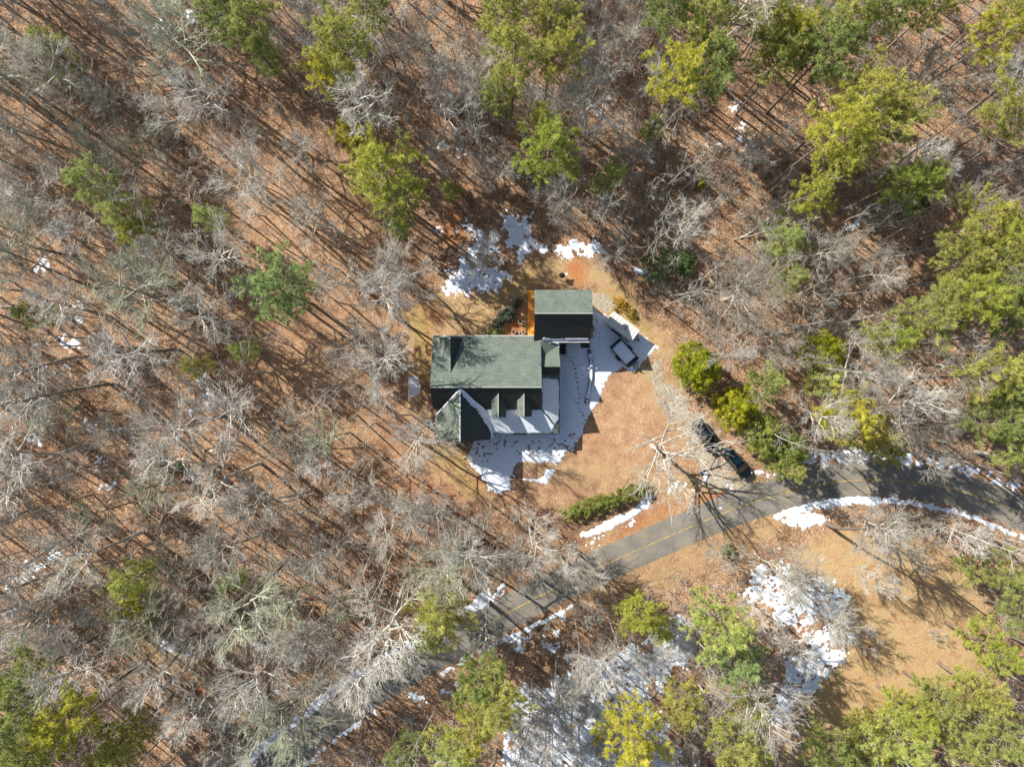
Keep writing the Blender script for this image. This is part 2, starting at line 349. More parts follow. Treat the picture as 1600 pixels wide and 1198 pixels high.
# sheets that lie on the ground and vanish into it at a ragged edge
class Sheet:
    def __init__(s): s.V = []; s.F = []; s.n = 0
    def add(s, polypx, amp=0.5, ns=1.2, res=0.15, slope=0.25, hmax=0.09, seed=0, bias=0.0, holes=None, fn=None, lump=0.015, thr=.30):
        p = PA(polypx); lo = p.min(0)-1.0-abs(bias); hi = p.max(0)+1.0+abs(bias)
        xs = np.arange(lo[0], hi[0], res); ys = np.arange(lo[1], hi[1], res)
        X, Y = np.meshgrid(xs, ys)
        v = sdpoly(X, Y, p) + bias + amp*fbm(X, Y, ns, seed, 5) + min(.8, amp*.8)*fbm(X, Y, 0.34, seed+2, 3) + (1.1*fbm(X, Y, 0.8, seed+9, 4)-.12 if amp > .7 else 0)
        for hpoly in (holes or []): v = np.minimum(v, -sdpoly(X, Y, PA(hpoly)) + 0.35*amp*fbm(X, Y, ns, seed+4, 4))
        h = np.clip(v*slope, -0.08, hmax)
        if amp > .7: h = h - .10*np.clip((fbm(X, Y, 0.42, seed+21, 3)-thr)*4 + .6*fbm(X, Y, 2.4, seed+23, 2), 0, 1)
        h = h + lump*fbm(X, Y, 0.6, seed+7, 3)*(h > 0)
        if fn is not None: h = fn(X, Y, h)
        Z = ground(X, Y) + h
        k = (h > -0.02); n1 = len(xs); n2 = len(ys)
        a, b = np.meshgrid(np.arange(n1-1), np.arange(n2-1)); a = a.ravel(); b = b.ravel()
        keep = k[b, a] | k[b, a+1] | k[b+1, a] | k[b+1, a+1]
        q = (b*n1+a)[keep]; F = np.stack([q, q+1, q+n1+1, q+n1], 1)
        used = np.unique(F); mp = np.full(X.size, -1); mp[used] = np.arange(len(used))
        s.V.append(np.stack([X.ravel(), Y.ravel(), Z.ravel()], 1)[used]); s.F.append(mp[F]+s.n); s.n += len(used)
    def build(s, name, mat):
        return mesh_np(name, np.concatenate(s.V), np.concatenate(s.F), mat, smooth=True)

# driveway and woodland track
dw = Sheet()
dw.add([(1000,572),(1030,566),(1046,592),(1074,620),(1104,652),(1128,688),(1160,722),(1192,748),(1150,770),(1112,770),(1092,742),(1072,692),(1048,656),(1026,626)], 0.8, 1.5, 0.2, 0.10, 0.03, 3, lump=0.003)
dw.add([(924,456),(950,461),(968,484),(952,490),(925,476)], 0.35, 1.0, 0.2, 0.15, 0.03, 5, lump=0.004)
tag(dw.build('driveway', M['gravel']), kind='structure')
tr_ = Sheet()
tr_.add([(95,870),(125,862),(200,935),(300,1020),(425,1110),(400,1140),(270,1045),(180,975)], 1.3, 2.5, 0.3, 0.10, 0.02, 31, lump=0.004)
tag(tr_.build('path', M['dirt']), kind='structure')

# road
CL = [(200,1400),(330,1280),(449,1176),(486,1146),(560,1094),(641,1041),(695,1012),(773,968),(860,922),(955,877),(1067,828),(1133,800),(1187,781),(1240,766),(1290,755),(1340,750),(1397,750),(1440,755),(1480,761),(1532,777),(1600,803),(1700,850),(1850,930)]
def spline(pts, step=1.0):
    pts = [Vector(p) for p in pts]; out = []
    for i in range(len(pts)-1):
        p0 = pts[max(i-1, 0)]; p1 = pts[i]; p2 = pts[i+1]; p3 = pts[min(i+2, len(pts)-1)]
        n = max(2, int((p2-p1).length/step))
        for k in range(n):
            t = k/n
            out.append(0.5*((2*p1)+(-p0+p2)*t+(2*p0-5*p1+4*p2-p3)*t*t+(-p0+3*p1-3*p2+p3)*t**3))
    out.append(pts[-1]); return out
cl = spline([P(a, b).to_2d() for a, b in CL], 0.8)
def ribbon(name, line, off, half, lift, mat, rag=0.0, cols=9, seed=0):
    V = []; n = len(line)
    for i, p in enumerate(line):
        t = (line[min(i+1, n-1)]-line[max(i-1, 0)]).normalized(); s = Vector((-t.y, t.x))
        for c in range(cols):
            u = -1+2*c/(cols-1); r = half
            if c in (0, cols-1): r = half + rag*float(fbm(np.array([i*0.5]), np.array([c*9.]), 1.3, seed, 3)[0])
            q = p + s*(off+u*r); z = float(ground(q.x, q.y)) + lift - (0.10 if c in (0, cols-1) and cols > 3 else 0)
            V.append((q.x, q.y, z))
    F = [(i*cols+c, (i+1)*cols+c, (i+1)*cols+c+1, i*cols+c+1) for i in range(n-1) for c in range(cols-1)]
    return mesh_np(name, V, np.array(F)[:, ::-1], mat, smooth=True)
tag(ribbon('road', cl, 0, 2.5, 0.045, M['asphalt'], 0.16), kind='structure')
tag(ribbon('road_marking', cl, 0.0, 0.06, 0.053, M['yellow'], 0, 2), kind='structure')

# ------------------------------------------------------------------ snow
trail = PA([(880,545),(887,554),(891,560),(893,566),(896,573),(898,579),(899,586),(901,594),(903,602),(904,610),(905,618),(904,626),(902,634),(905,641),(909,647),(913,652)])
trail2 = PA([(878,590),(884,600),(890,611),(896,622),(902,634),(908,644),(915,652)])
track1 = PA([(929,480),(932,500),(930,520),(928,545),(929,575),(934,600),(938,625)])
track2 = PA([(933,500),(936,520),(934,545),(937,575),(941,600),(944,615)])
def house_fn(X, Y, h):
    rs = random.Random(3)
    for tr in (trail,):
        for x, y in tr:
            for q in range(2):
                dx, dy = x+rs.uniform(-.12, .12), y+(q-.5)*.5+rs.uniform(-.08, .08)
                h = h - 0.15*np.exp(-(((X-dx)/0.10)**2+((Y-dy)/0.13)**2))
    for tr in (track1, track2, trail2):
        for i in range(len(tr)-1):
            n = int(np.hypot(*(tr[i+1]-tr[i]))/0.35)
            for k in range(n):
                if rs.random() < 0.45:
                    p = tr[i]+(tr[i+1]-tr[i])*k/n
                    h = h - 0.13*np.exp(-(((X-p[0]-rs.uniform(-.06,.06))/0.09)**2+((Y-p[1])/0.14)**2))
    sp = fbm(X, Y, 0.32, 77, 2)                               # melt holes over the front yard
    band = np.exp(-((Y - P(800,697).y)/1.5)**2)*(X < P(900,0).x) + 0.35*np.exp(-((Y-P(800,722).y)/2.0)**2)
    edge = np.clip(1-np.abs(X-P(885,700).x - (Y-P(800,700).y)*0.5)/1.2, 0, 1)*(Y < P(800,650).y)*(Y > P(800,735).y)
    h = np.where(sp > 0.80-0.40*np.clip(band+0.9*edge, 0, 1.2), h-0.15, h)
    return h
sn = Sheet()
sn.add([(927,482),(940,488),(958,498),(985,512),(1027,541),(1024,549),(1012,555),(1004,563),(999,575),(990,583),(982,577),(972,573),(960,578),(950,586),(945,600),(944,612),(938,622),(934,634),(924,646),(916,656),(912,668),(908,680),(902,690),(896,704),(885,706),(878,718),(868,728),(866,742),(855,757),(838,753),(812,748),(800,746),(797,766),(780,772),(764,764),(750,742),(736,728),(731,708),(738,690),(770,672),(850,640),(850,575),(872,535),(926,528)],
       0.35, 1.0, 0.085, 0.35, 0.085, 1, holes=[[(803,728),(808,723),(822,721),(848,724),(862,722),(873,732),(853,733),(850,744),(843,748),(808,748),(801,740)]], fn=house_fn)
ROUGH = dict(amp=1.2, ns=1.0, res=0.11, slope=0.10, hmax=.045, lump=.005)
def patch(pts, seed, **k):
    d = dict(ROUGH); d.update(k); sn.add(pts, seed=seed, **d)
patch([(692,446),(711,412),(727,405),(753,422),(776,415),(797,425),(803,443),(787,451),(755,456),(727,456),(697,462)], 11, amp=1.0)
patch([(808,333),(824,336),(834,354),(834,370),(850,388),(870,398),(855,396),(839,393),(824,399),(813,412),(803,401),(808,388),(784,380),(797,367),(787,354),(783,336)], 12)
patch([(870,388),(895,377),(926,375),(947,388),(945,396),(902,403),(874,398)], 13, amp=0.8)
patch([(730,380),(750,365),(770,360),(785,380),(770,400),(740,410),(722,402)], 18, amp=1.4, bias=-0.2)
for i, (x, y, r) in enumerate([(725,352,11),(677,360,8),(745,365,8),(256,48,22),(300,30,14),(92,62,8),(68,410,14),(75,420,10),(125,473,8),(124,500,7),(105,530,13),(118,540,9),(73,483,7),(60,536,6),(72,574,8),(106,578,7),(48,610,9),(208,560,10),(320,596,14),(325,620,8),(145,665,9),(165,758,12),(55,690,12),(275,680,7),(298,648,7),(330,698,5),(157,725,7),(40,715,12),(15,690,9),(6,384,7),(58,888,14),(30,905,14),(12,915,12),(85,865,9),(383,1064,13),(265,1008,16),(290,1016,8),(405,1003,14),(425,1010,8),(432,1078,6),(20,955,8),
        (690,222,7),(720,232,6),(940,175,8),(900,60,10),(1145,165,12),(1150,200,10),(1165,222,12),(1120,228,7),(1128,257,7),(1325,352,8),(1345,352,6),(490,72,5),(1000,425,8),(1020,435,7),(640,602,0),
        (1075,150,6),(1100,745,6),(1070,755,8),(1128,790,5),(1052,760,7),(1140,760,8),
        (865,985,8),(877,965,8),(808,1000,14),(850,1005,9),(823,995,12),(700,1060,9),(690,1075,10),(655,1090,12),(868,1010,10),(884,1025,8)]):
    if r: 
        rs = random.Random(i); pts = [(x+r*rs.uniform(.6,1.35)*math.cos(t), y+r*rs.uniform(.4,1.1)*math.sin(t)) for t in np.linspace(0, 2*math.pi, 9)[:-1]]
        patch(pts, 40+i, amp=1.0, ns=0.8, bias=0.0, thr=.12)
patch([(640,588),(652,590),(658,600),(656,612),(648,620),(641,622)], 120, amp=0.25, ns=0.4, res=0.1)
# lower woods
patch([(790,1102),(810,1078),(834,1085),(868,1044),(884,1055),(918,1027),(952,1034),(1002,1014),(1036,987),(1046,940),(1070,960),(1088,1000),(1070,1030),(1040,1045),(1030,1080),(1033,1122),(1056,1169),(1075,1205),(795,1205),(786,1135)], 130, amp=2.4, ns=2.2, res=0.12, bias=0.15, thr=.24)
patch([(1219,1027),(1262,1010),(1276,980),(1327,975),(1330,1021),(1306,1048),(1276,1085),(1249,1090),(1242,1122),(1215,1148),(1195,1132),(1193,1092),(1229,1070)], 131, amp=1.3, ns=1.6, res=0.12, thr=.16)
patch([(1165,880),(1230,860),(1310,900),(1325,960),(1260,1000),(1200,980),(1160,930)], 132, amp=2.8, ns=1.6, res=0.12, bias=-1.3, thr=.15)
patch([(1300,905),(1330,930),(1330,980),(1290,960)], 133, amp=1.2, ns=1.2, bias=-0.1)
patch([(1060,960),(1085,970),(1092,1030),(1066,1050),(1045,1020)], 134, amp=0.9)
# road side strips
def strip(pts, wpx, seed, amp, bias=0.0, res=0.13, ns=0.9):
    up = []; dn = []
    for i, (x, y) in enumerate(pts):
        a = pts[max(i-1, 0)]; b = pts[min(i+1, len(pts)-1)]; l = math.hypot(b[0]-a[0], b[1]-a[1]); nx_, ny_ = -(b[1]-a[1])/l, (b[0]-a[0])/l
        ww = wpx if not isinstance(wpx, list) else wpx[i]
        up.append((x+nx_*ww/2, y+ny_*ww/2)); dn.append((x-nx_*ww/2, y-ny_*ww/2))
    patch(up+dn[::-1], seed, amp=amp, ns=ns, bias=bias, res=res)
strip([(1188,742),(1215,742),(1245,728),(1280,716),(1340,710),(1400,712),(1450,720),(1500,732),(1560,750),(1600,764)], [6,10,16,24,24,18,12,10,9,9], 140, 1.1, -0.05)
strip([(1205,810),(1235,800),(1280,787),(1340,781),(1400,783),(1440,789),(1480,796),(1510,805)], [5,16,17,13,8,6,5,4], 141, 0.5)
strip([(1230,806),(1260,815),(1285,818)], [18,28,14], 142, 1.2)
strip([(1505,803),(1540,815),(1605,843)], 4, 143, 0.6)
strip([(375,1200),(430,1150),(480,1112),(540,1065),(590,1038)], [12,12,12,12,10], 144, 0.5, 0.1)
strip([(597,1030),(630,1014),(662,1000)], 15, 145, 0.65)
strip([(700,970),(730,950),(765,932),(782,925)], [16,18,16,8], 146, 0.8, .15)
strip([(475,1196),(540,1142),(585,1112)], 4, 147, 0.6)
strip([(690,1052),(735,1025),(800,994),(870,960),(895,945)], [3,4,5,3,3], 148, 0.5)
sn.add([(905,834),(925,826),(945,815),(970,804),(992,795),(1004,778),(1008,767),(1018,775),(1014,790),(998,803),(975,815),(955,826),(930,838),(915,841)], 0.3, 0.8, 0.12, 0.3, 0.09, 150)
strip([(915,852),(935,843),(960,832),(990,815)], 5, 151, 1.0, -0.05)
so_ = sn.build('snow', M['snow']); tag(so_, kind='structure')

# ------------------------------------------------------------------ generic mesh builder
class MB:
    def __init__(s): s.bm = bmesh.new()
    def box(s, cx, cy, cz, sx, sy, sz, rz=0, bev=0.0, rot=None):
        m = Matrix.Translation((cx, cy, cz)) @ (rot.to_4x4() if rot else Matrix.Rotation(rz, 4, 'Z')) @ Matrix.Diagonal((sx, sy, sz, 1))
        r = bmesh.ops.create_cube(s.bm, size=1, matrix=m)
        if bev:
            es = list({e for v in r['verts'] for e in v.link_edges})
            bmesh.ops.bevel(s.bm, geom=es, offset=bev, segments=2, affect='EDGES')
        return s
    def bar(s, a, b, w, h=None):
        a = Vector(a); b = Vector(b); d = b-a; q = d.to_track_quat('X', 'Z').to_matrix()
        c = (a+b)/2; s.box(c.x, c.y, c.z, d.length, w, h or w, rot=q); return s
    def cyl(s, c, r, h, seg=16, r2=None, axis='Z', rz=0):
        m = Matrix.Translation(c) @ Matrix.Rotation(rz, 4, 'Z')
        if axis == 'Y': m = m @ Matrix.Rotation(R(90), 4, 'X')
        if axis == 'X': m = m @ Matrix.Rotation(R(90), 4, 'Y')
        bmesh.ops.create_cone(s.bm, cap_ends=True, segments=seg, radius1=r, radius2=r if r2 is None else r2, depth=h, matrix=m); return s
    def poly(s, pts):
        s.bm.faces.new([s.bm.verts.new(p) for p in pts]); return s
    def prism(s, pts, z0, z1):
        n = len(pts); lo = [s.bm.verts.new((p[0], p[1], z0)) for p in pts]
        hi = [s.bm.verts.new((p[0], p[1], z1 if not callable(z1) else z1(p))) for p in pts]
        s.bm.faces.new(lo[::-1]); s.bm.faces.new(hi)
        for i in range(n): s.bm.faces.new((lo[i], lo[(i+1) % n], hi[(i+1) % n], hi[i]))
        return s
    def ring(s, c, r, rt, seg=20, h=0.05):
        return s
    def build(s, name, mat, parent=None, smooth=False, solid=0.0, label=None):
        bmesh.ops.recalc_face_normals(s.bm, faces=s.bm.faces)
        me = bpy.data.meshes.new(name); s.bm.to_mesh(me); s.bm.free()
        if mat: me.materials.append(mat)
        if smooth:
            for p in me.polygons: p.use_smooth = True
        o = link(bpy.data.objects.new(name, me), parent)
        if solid:
            md = o.modifiers.new('solid', 'SOLIDIFY'); md.thickness = solid; md.offset = -1
        if label: o['label'] = label
        return o
def copy_tree(o, parent=None):
    c = o.copy(); COL.objects.link(c)
    if parent: c.parent = parent
    for ch in o.children: copy_tree(ch, c)
    return c

# ------------------------------------------------------------------ house
H = empty('house'); tag(H, 'green roofed house with two small dormers and a wrap-around porch under snow', 'house')
def roofplane(name, pts, mat, parent, th=0.14, label=None):
    mb = MB(); vs = [mb.bm.verts.new(p) for p in pts]; f = mb.bm.faces.new(vs)
    mb.bm.normal_update()
    if f.normal.z < 0: f.normal_flip()
    me = bpy.data.meshes.new(name)
    # extrude straight down for a slab with clean vertical edges
    lo = [mb.bm.verts.new((v.co.x, v.co.y, v.co.z-th)) for v in vs]
    mb.bm.faces.new(lo); n = len(vs)
    for i in range(n): mb.bm.faces.new((vs[i], vs[(i+1) % n], lo[(i+1) % n], lo[i]))
    return mb.build(name, mat, parent, label=label)
ZR = 7.2
A0 = Q(672,606,ZR); A1 = Q(846.5,603.5,ZR); A0.y = A1.y = (A0.y+A1.y)/2
N0 = Q(675,526,4.25); N1 = Q(846.5,525,4.25); N0.y = N1.y; N0.x = A0.x; N1.x = A1.x
B0 = Q(678,638,4.35); B1 = Q(847,639,4.35); B0.y = B1.y; B0.x = A0.x; B1.x = A1.x
main = roofplane('roof', [A0, A1, N1, N0], M['shingle'], H)
steep = roofplane('roof', [A1, A0, B0, B1], M['wet'], H, label='steep roof slope painted near-black for its shade')
# ridge cap
MB().bar(A0+Vector((0,0,.02)), A1+Vector((0,0,.02)), 0.15, 0.06).build('ridge_cap', M['cap'], H)
# gutters
MB().bar(N0+Vector((0,.06,-.08)), N1+Vector((0,.06,-.08)), 0.10, 0.10).build('gutter', M['trim'], H)
# porch roof (south + east), shallower, snow on it
PE = Q(873.5,677,2.95)           # outer SE corner of porch roof
SWp = Q(768,678,2.95); SWp.y = PE.y
hip = Vector((A1.x, B1.y, 4.35))
S0 = Vector((A0.x+2.5, B0.y, 4.32)); S1 = hip + Vector((0, 0, -0.02))
pr_s = [Vector((-7.0, B0.y+0.1, 4.38)), Vector((hip.x, hip.y+0.1, 4.38)), PE, Vector((-7.0, PE.y, 2.95))]
pr_e = [Vector((hip.x, Q(0,585,4.3).y, 4.35)), Vector((PE.x, Q(0,585,4.3).y, 2.95)), PE, Vector((hip.x, hip.y+0.1, 4.38))]
por_s = roofplane('porch_roof', pr_s, M['shingle'], H)
por_e = roofplane('porch_roof', pr_e, M['shingle_y'], H)
def snow_on(plane, name, parent, poly2d, th=0.07, seed=0, amp=0.18, slope=0.5, res=0.09):
    """snow blanket lying on a roof plane given by three points"""
    a, b, c = plane; nrm = (b-a).cross(c-a)
    zf = lambda X, Y: a.z - (nrm.x*(X-a.x)+nrm.y*(Y-a.y))/nrm.z
    p = np.array([(q[0], q[1]) for q in poly2d]); lo = p.min(0)-.2; hi = p.max(0)+.2
    X, Y = np.meshgrid(np.arange(lo[0], hi[0], res), np.arange(lo[1], hi[1], res))
    sd = sdpoly(X, Y, p); v = sd + amp*(fbm(X, Y, 0.7, seed, 4)-0.6)
    h = np.clip(v*slope, -0.03, th) + 0.008*fbm(X, Y, 0.5, seed+3, 2)
    k = h > -0.005; n2, n1 = X.shape
    aa, bb = np.meshgrid(np.arange(n1-1), np.arange(n2-1)); aa = aa.ravel(); bb = bb.ravel()
    keep = k[bb, aa] & k[bb, aa+1] & k[bb+1, aa] & k[bb+1, aa+1]
    q = (bb*n1+aa)[keep]; F = np.stack([q, q+1, q+n1+1, q+n1], 1)
    used = np.unique(F); mp = np.full(X.size, -1); mp[used] = np.arange(len(used))
    Z = zf(X, Y)+h+0.01
    return mesh_np(name, np.stack([X.ravel(), Y.ravel(), Z.ravel()], 1)[used], mp[F], M['snow'], parent, smooth=True)
gE = Q(769,690,3.3)
snow_on((pr_s[0], pr_s[1], pr_s[2]), 'snow_cover', por_s, [(-4.6, B0.y-0.05), (hip.x+.1, hip.y-.0), (PE.x-0.45, PE.y+.9), (PE.x-.9, PE.y-.08), (-2.6, PE.y-.08)], seed=2, amp=0.12)
snow_on((pr_e[0], pr_e[1], pr_e[2]), 'snow_cover', por_e, [(hip.x+.05, Q(0,589,4.3).y), (PE.x-.15, Q(0,591,4.3).y), (PE.x+.10, Q(0,598,3).y), (PE.x+.10, PE.y+1.7), (PE.x-0.5, PE.y+1.0), (hip.x+.1, hip.y-.05)], seed=4, amp=0.12)
# front (west) gable, ridge running to the front
G0 = Vector((Q(718.5,608,6.95).x, Q(718.5,608,6.95).y, 6.95)); G1 = Q(720,690.5,6.95); G1.x = G0.x
GW1 = Q(680,690,4.2); GW0 = Q(680,650,4.2); GW0.x = GW1.x; GW1.y = G1.y
GE1 = Q(769.5,691.5,3.1); GE1.y = G1.y; GEm = Q(756,643,4.35); GE0 = Vector((GE1.x, PE.y+0.0, 3.1))
gab_w = roofplane('front_gable_roof', [G0, G1, GW1, GW0], M['shingle_y'], H)
gab_e = roofplane('front_gable_roof', [G0, GEm, Vector((GE1.x, Q(0,672,3.3).y, 3.1)), GE1, G1], M['shade_dark_y'], H, label='dark shaded slope of the front gable')
MB().bar(G0+Vector((0,0,.03)), G1+Vector((0,0,.03)), 0.16, 0.06).build('ridge_cap', M['trim'], H)
# snow lying in the valley beside the gable
va = G0+Vector((0.15,0,-.1)); vb = GEm+Vector((0,0,0.0)); vc = Vector((GE1.x, GE1.y, 3.1))
V_ = []; F_ = []
val = spline([G0+Vector((.12,.02,.0)), G0.lerp(GEm, .5)+Vector((0,0,.03)), GEm+Vector((0.02,0,.06)), Vector((GE1.x-.15, Q(0,672,3.3).y, 3.25)), GE1+Vector((-.12,.05,.1))], 0.15)
rs = random.Random(5)
for i, p in enumerate(val):
    f = i/(len(val)-1); wl = 0.10+0.55*math.sin(math.pi*min(1, f*1.1))*rs.uniform(.55, 1.1); wr = 0.1+0.15*math.sin(math.pi*f)
    V_ += [(p.x-wl, p.y-wl*.25, p.z+wl*0.95+.03), (p.x, p.y, p.z+.10), (p.x+wr, p.y+.1, p.z+.06)]
for i in range(len(val)-1):
    for c in range(2): F_.append((i*3+c, i*3+c+1, (i+1)*3+c+1, (i+1)*3+c))
mesh_np('valley_snow', V_, F_, M['snow'], H, smooth=False)
V_ = []; F_ = []
for i in range(12):
    f = i/11; p = G0.lerp(GW0+Vector((0,.05,0)), f)
    V_ += [(p.x-.02, p.y+.10, p.z+.02), (p.x+.06, p.y-.03, p.z+.09)]
for i in range(11): F_.append((i*2, i*2+1, i*2+3, i*2+2))
mesh_np('valley_snow', V_, F_, M['snow'], H)
# rear cross gable on the north slope: ridge towards the back
C0 = Q(706,585,6.42); C1 = Q(704,526.5,6.42); C0.x = C1.x
CE = Q(722,526.5,4.6); CE.y = C1.y
slopeN = (A1.z-N1.z)/(N1.y-A1.y)
ze = A1.z - slopeN*(CE.y-A1.y)
roofplane('rear_gable_roof', [C0, C1, Vector((CE.x, C1.y, ze+.05))], M['shade_dark_y'], H)
CW = Vector((C1.x-2.4, C1.y, N0.z+.1))
roofplane('rear_gable_roof', [C0, C1, CW, Vector((C1.x-2.0, C0.y-0.2, C0.z-.25))], M['shingle_y'], H)
MB().poly([C1+Vector((0,-.05,-.1)), (CE.x, C1.y-.05, N0.z-.1), (CW.x, C1.y-.05, N0.z-.1)]).build('gable_end', M['siding'], H, solid=.05)
# dormers
for (xr, x0, x1, yt, yb, ys) in ((778.5, 768, 791, 613, 652, 623), (818.7, 808, 831, 612, 651, 622)):
    zr = 6.35; t = Q(xr, yt, zr); f = Q(xr+1.5, yb, zr); f.x = t.x
    w0 = Q(x0, yb, 5.45); w1 = Q(x1, yb, 5.3); w0.y = w1.y = f.y
    ym = Q(x0, ys, 5.5).y
    D = roofplane('dormer', [t, f, w0, Vector((w0.x, ym, 5.45))], M['shingle_y'], H, 0.1)
    roofplane('dormer_roof', [t, f, w1, Vector((w1.x, ym, 5.3))], M['shade_dark_y'], D, 0.1)
    MB().bar(t+Vector((0,0,.02)), f+Vector((0,0,.02)), 0.07, 0.05).build('ridge_cap', M['trim'], D)
    xl, xw = w0.x+.15, w1.x-.15
    MB().prism([(xl, f.y+.15), (xw, f.y+.15), (xw, ym+.4), (xl, ym+.4)], 3.7, 5.25).build('dormer_wall', M['siding'], D)
    MB().box((xl+xw)/2, f.y+.14, 4.65, .72, .06, .9).build('window', M['glass'], D)
    # thin snow along the valley
    V_ = []; 
    for k in range(8):
        p = t.lerp(Vector((w1.x, ym, 5.3)), k/7); V_ += [(p.x-.02, p.y-.03, p.z+.06), (p.x+.10, p.y+.12, p.z+.02)]
    mesh_np('valley_snow', V_, [(2*k, 2*k+1, 2*k+3, 2*k+2) for k in range(7)], M['snow'], D)
# connector between house and garage
K0 = Q(846.5,573,5.5); K1 = Q(875.5,573,5.5); K0.y = K1.y
kn_y = Q(0,551,4.6).y; kN1 = Vector((Q(0,0,4.6).x, 0, 0))
kE = Q(873.5,549,4.4); kW = Q(846,558,4.75); kT = Q(848,527,4.6); kS = Q(873,539,3.7)
roofplane('connector_roof', [K0+Vector((-.3,0,0)), K1, kE, kW+Vector((-.3,0,0))], M['shingle'], H)
roofplane('connector_roof', [kW, kE, kS, kT], M['shingle_y'], H)
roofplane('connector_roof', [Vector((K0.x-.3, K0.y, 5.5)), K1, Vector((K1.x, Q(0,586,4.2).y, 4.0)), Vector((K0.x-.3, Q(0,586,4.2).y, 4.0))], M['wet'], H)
roofplane('connector_roof', [kT, kW, Q(836,550,4.9), Q(836,537,4.6)], M['shingle'], H)
V_ = []
sp = spline([kT+Vector((0,.1,.1)), Q(858,533,4.3), kS+Vector((-.2,.35,.1)), kS+Vector((.05,-.3,.06))], 0.2)
rs = random.Random(8)
for p in sp: ww = rs.uniform(.16, .3); V_ += [(p.x-.05, p.y-ww, p.z+.04), (p.x, p.y, p.z+.13), (p.x+.05, p.y+ww*.8, p.z+.05)]
mesh_np('valley_snow', V_, [(i*3+c, i*3+c+1, i*3+c+4, i*3+c+3) for i in range(len(sp)-1) for c in range(2)], M['snow'], H)
# walls under the roofs
wx0, wx1 = A0.x+.35, A1.x-.25
yN, yS = N0.y-.35, B0.y+.25
wl = MB(); wl.prism([(wx0, yS), (wx1, yS), (wx1, yN), (wx0, yN)], -0.2, 4.05)
for xx in (wx0, wx1):       # gable triangles
    wl.poly([(xx, yS, 4.04), (xx, A0.y, ZR-.2), (xx, yN, 4.04)])
wl.build('wall', M['logwall'], H)
MB().prism([(GW1.x+.3, G1.y+.35), (GE1.x-.3, G1.y+.35), (GE1.x-.3, yS), (GW1.x+.3, yS)], -0.2, 2.95).poly([(GW1.x+.3, G1.y+.34, 2.9), (GW1.x+.3, G1.y+.34, 4.1), (G0.x, G1.y+.34, 6.75), (GE1.x-.3, G1.y+.34, 3.1), (GE1.x-.3, G1.y+.34, 2.9)]).build('wall', M['logwall'], H)
MB().prism([(K0.x-.3, Q(0,584,4).y), (K1.x-.2, Q(0,584,4).y), (K1.x-.2, Q(0,541,3.7).y), (K0.x-.3, Q(0,541,3.7).y)], -0.2, 3.6).build('wall', M['logwall'], H)
def window(cx, cy, cz, wd, ht, side):
    if side in 'NS': fr = MB().box(cx, cy, cz, wd+.16, .08, ht+.16)
    else: fr = MB().box(cx, cy, cz, .08, wd+.16, ht+.16)
    o = fr.build('window', M['white'], H)
    if side in 'NS': MB().box(cx, cy, cz, wd, .12, ht).build('pane', M['glass'], o)
    else: MB().box(cx, cy, cz, .12, wd, ht).build('pane', M['glass'], o)
for x_ in (-8.5, -5.5, -2.0, 1.5): window(x_, yN+.02, 2.0, 1.0, 1.3, 'N')
for y_ in (-1.6, 2.0, 4.2): window(wx0-.02, y_, 2.0, .9, 1.3, 'W'); 
for y_ in (-1.2, 0.6): window(wx1+.02, y_, 1.9, .9, 1.3, 'E')
for x_ in (-7.6, -5.6): window(x_, G1.y+.33, 1.9, 1.1, 1.4, 'S')
for x_ in (-.8, 2.6): window(x_, yS-.02, 1.9, .9, 1.3, 'S')
dd = MB().box(.9, yS-.02, 1.35, 1.0, .1, 2.1).build('door', M['darkwood'], H); MB().cyl((1.25, yS-.1, 1.3), .04, .06, 10, axis='Y').build('handle', M['grey'], dd)
# porch: floor, posts, railing
fl = MB().prism([(GE1.x-.2, PE.y+.25), (PE.x-.2, PE.y+.25), (PE.x-.2, Q(0,586,3).y), (A1.x, Q(0,586,3).y), (A1.x, yS), (GE1.x-.2, yS)], 0.0, 0.32).build('porch_floor', M['darkwood'], H)
rl = MB()
pts_post = [(GE1.x+.1, PE.y+.3), (-.3, PE.y+.3), (2.2, PE.y+.3), (PE.x-.3, PE.y+.3), (PE.x-.3, -3.2), (PE.x-.3, -.9), (PE.x-.3, Q(0,588,3).y)]
for (x_, y_) in pts_post: MB().box(x_, y_, 1.62, .16, .16, 2.62).build('porch_post', M['darkwood'], H)
for a_, b_ in zip(pts_post[:-1], pts_post[1:]):
    if a_[0] == -.3: continue
    for z_ in (.5, 1.2): rl.bar((*a_, z_), (*b_, z_), .06, .07)
    n_ = int(math.hypot(b_[0]-a_[0], b_[1]-a_[1])/.16)
    for k in range(1, n_): rl.box(a_[0]+(b_[0]-a_[0])*k/n_, a_[1]+(b_[1]-a_[1])*k/n_, .85, .035, .035, .7)
rl.build('railing', M['darkwood'], H)
st = MB()
for k in range(2): st.box(.95, PE.y+.1-.3*k, .12+.0*k-.0, 1.8, .3, .26-.12*k)
st.build('step', M['darkwood'], H)
MB().bar(Vector((-2.6, PE.y-.02, 2.85)), Vector((PE.x, PE.y-.02, 2.85)), .1, .1).build('gutter', M['black'], H)
MB().bar(Vector((PE.x+.03, PE.y, 2.85)), Vector((PE.x+.03, K1.y-1.0, 2.85)), .1, .1).build('gutter', M['black'], H)
# vent stack
MB().cyl((Q(732,541,5).x, Q(732,541,5).y, 5.0), .06, .5, 10).build('vent_pipe', M['grey'], H)
MB().cyl((Q(842,568,5).x, Q(842,568,5).y, 6.0), .05, .5, 10).build('vent_pipe', M['grey'], H)

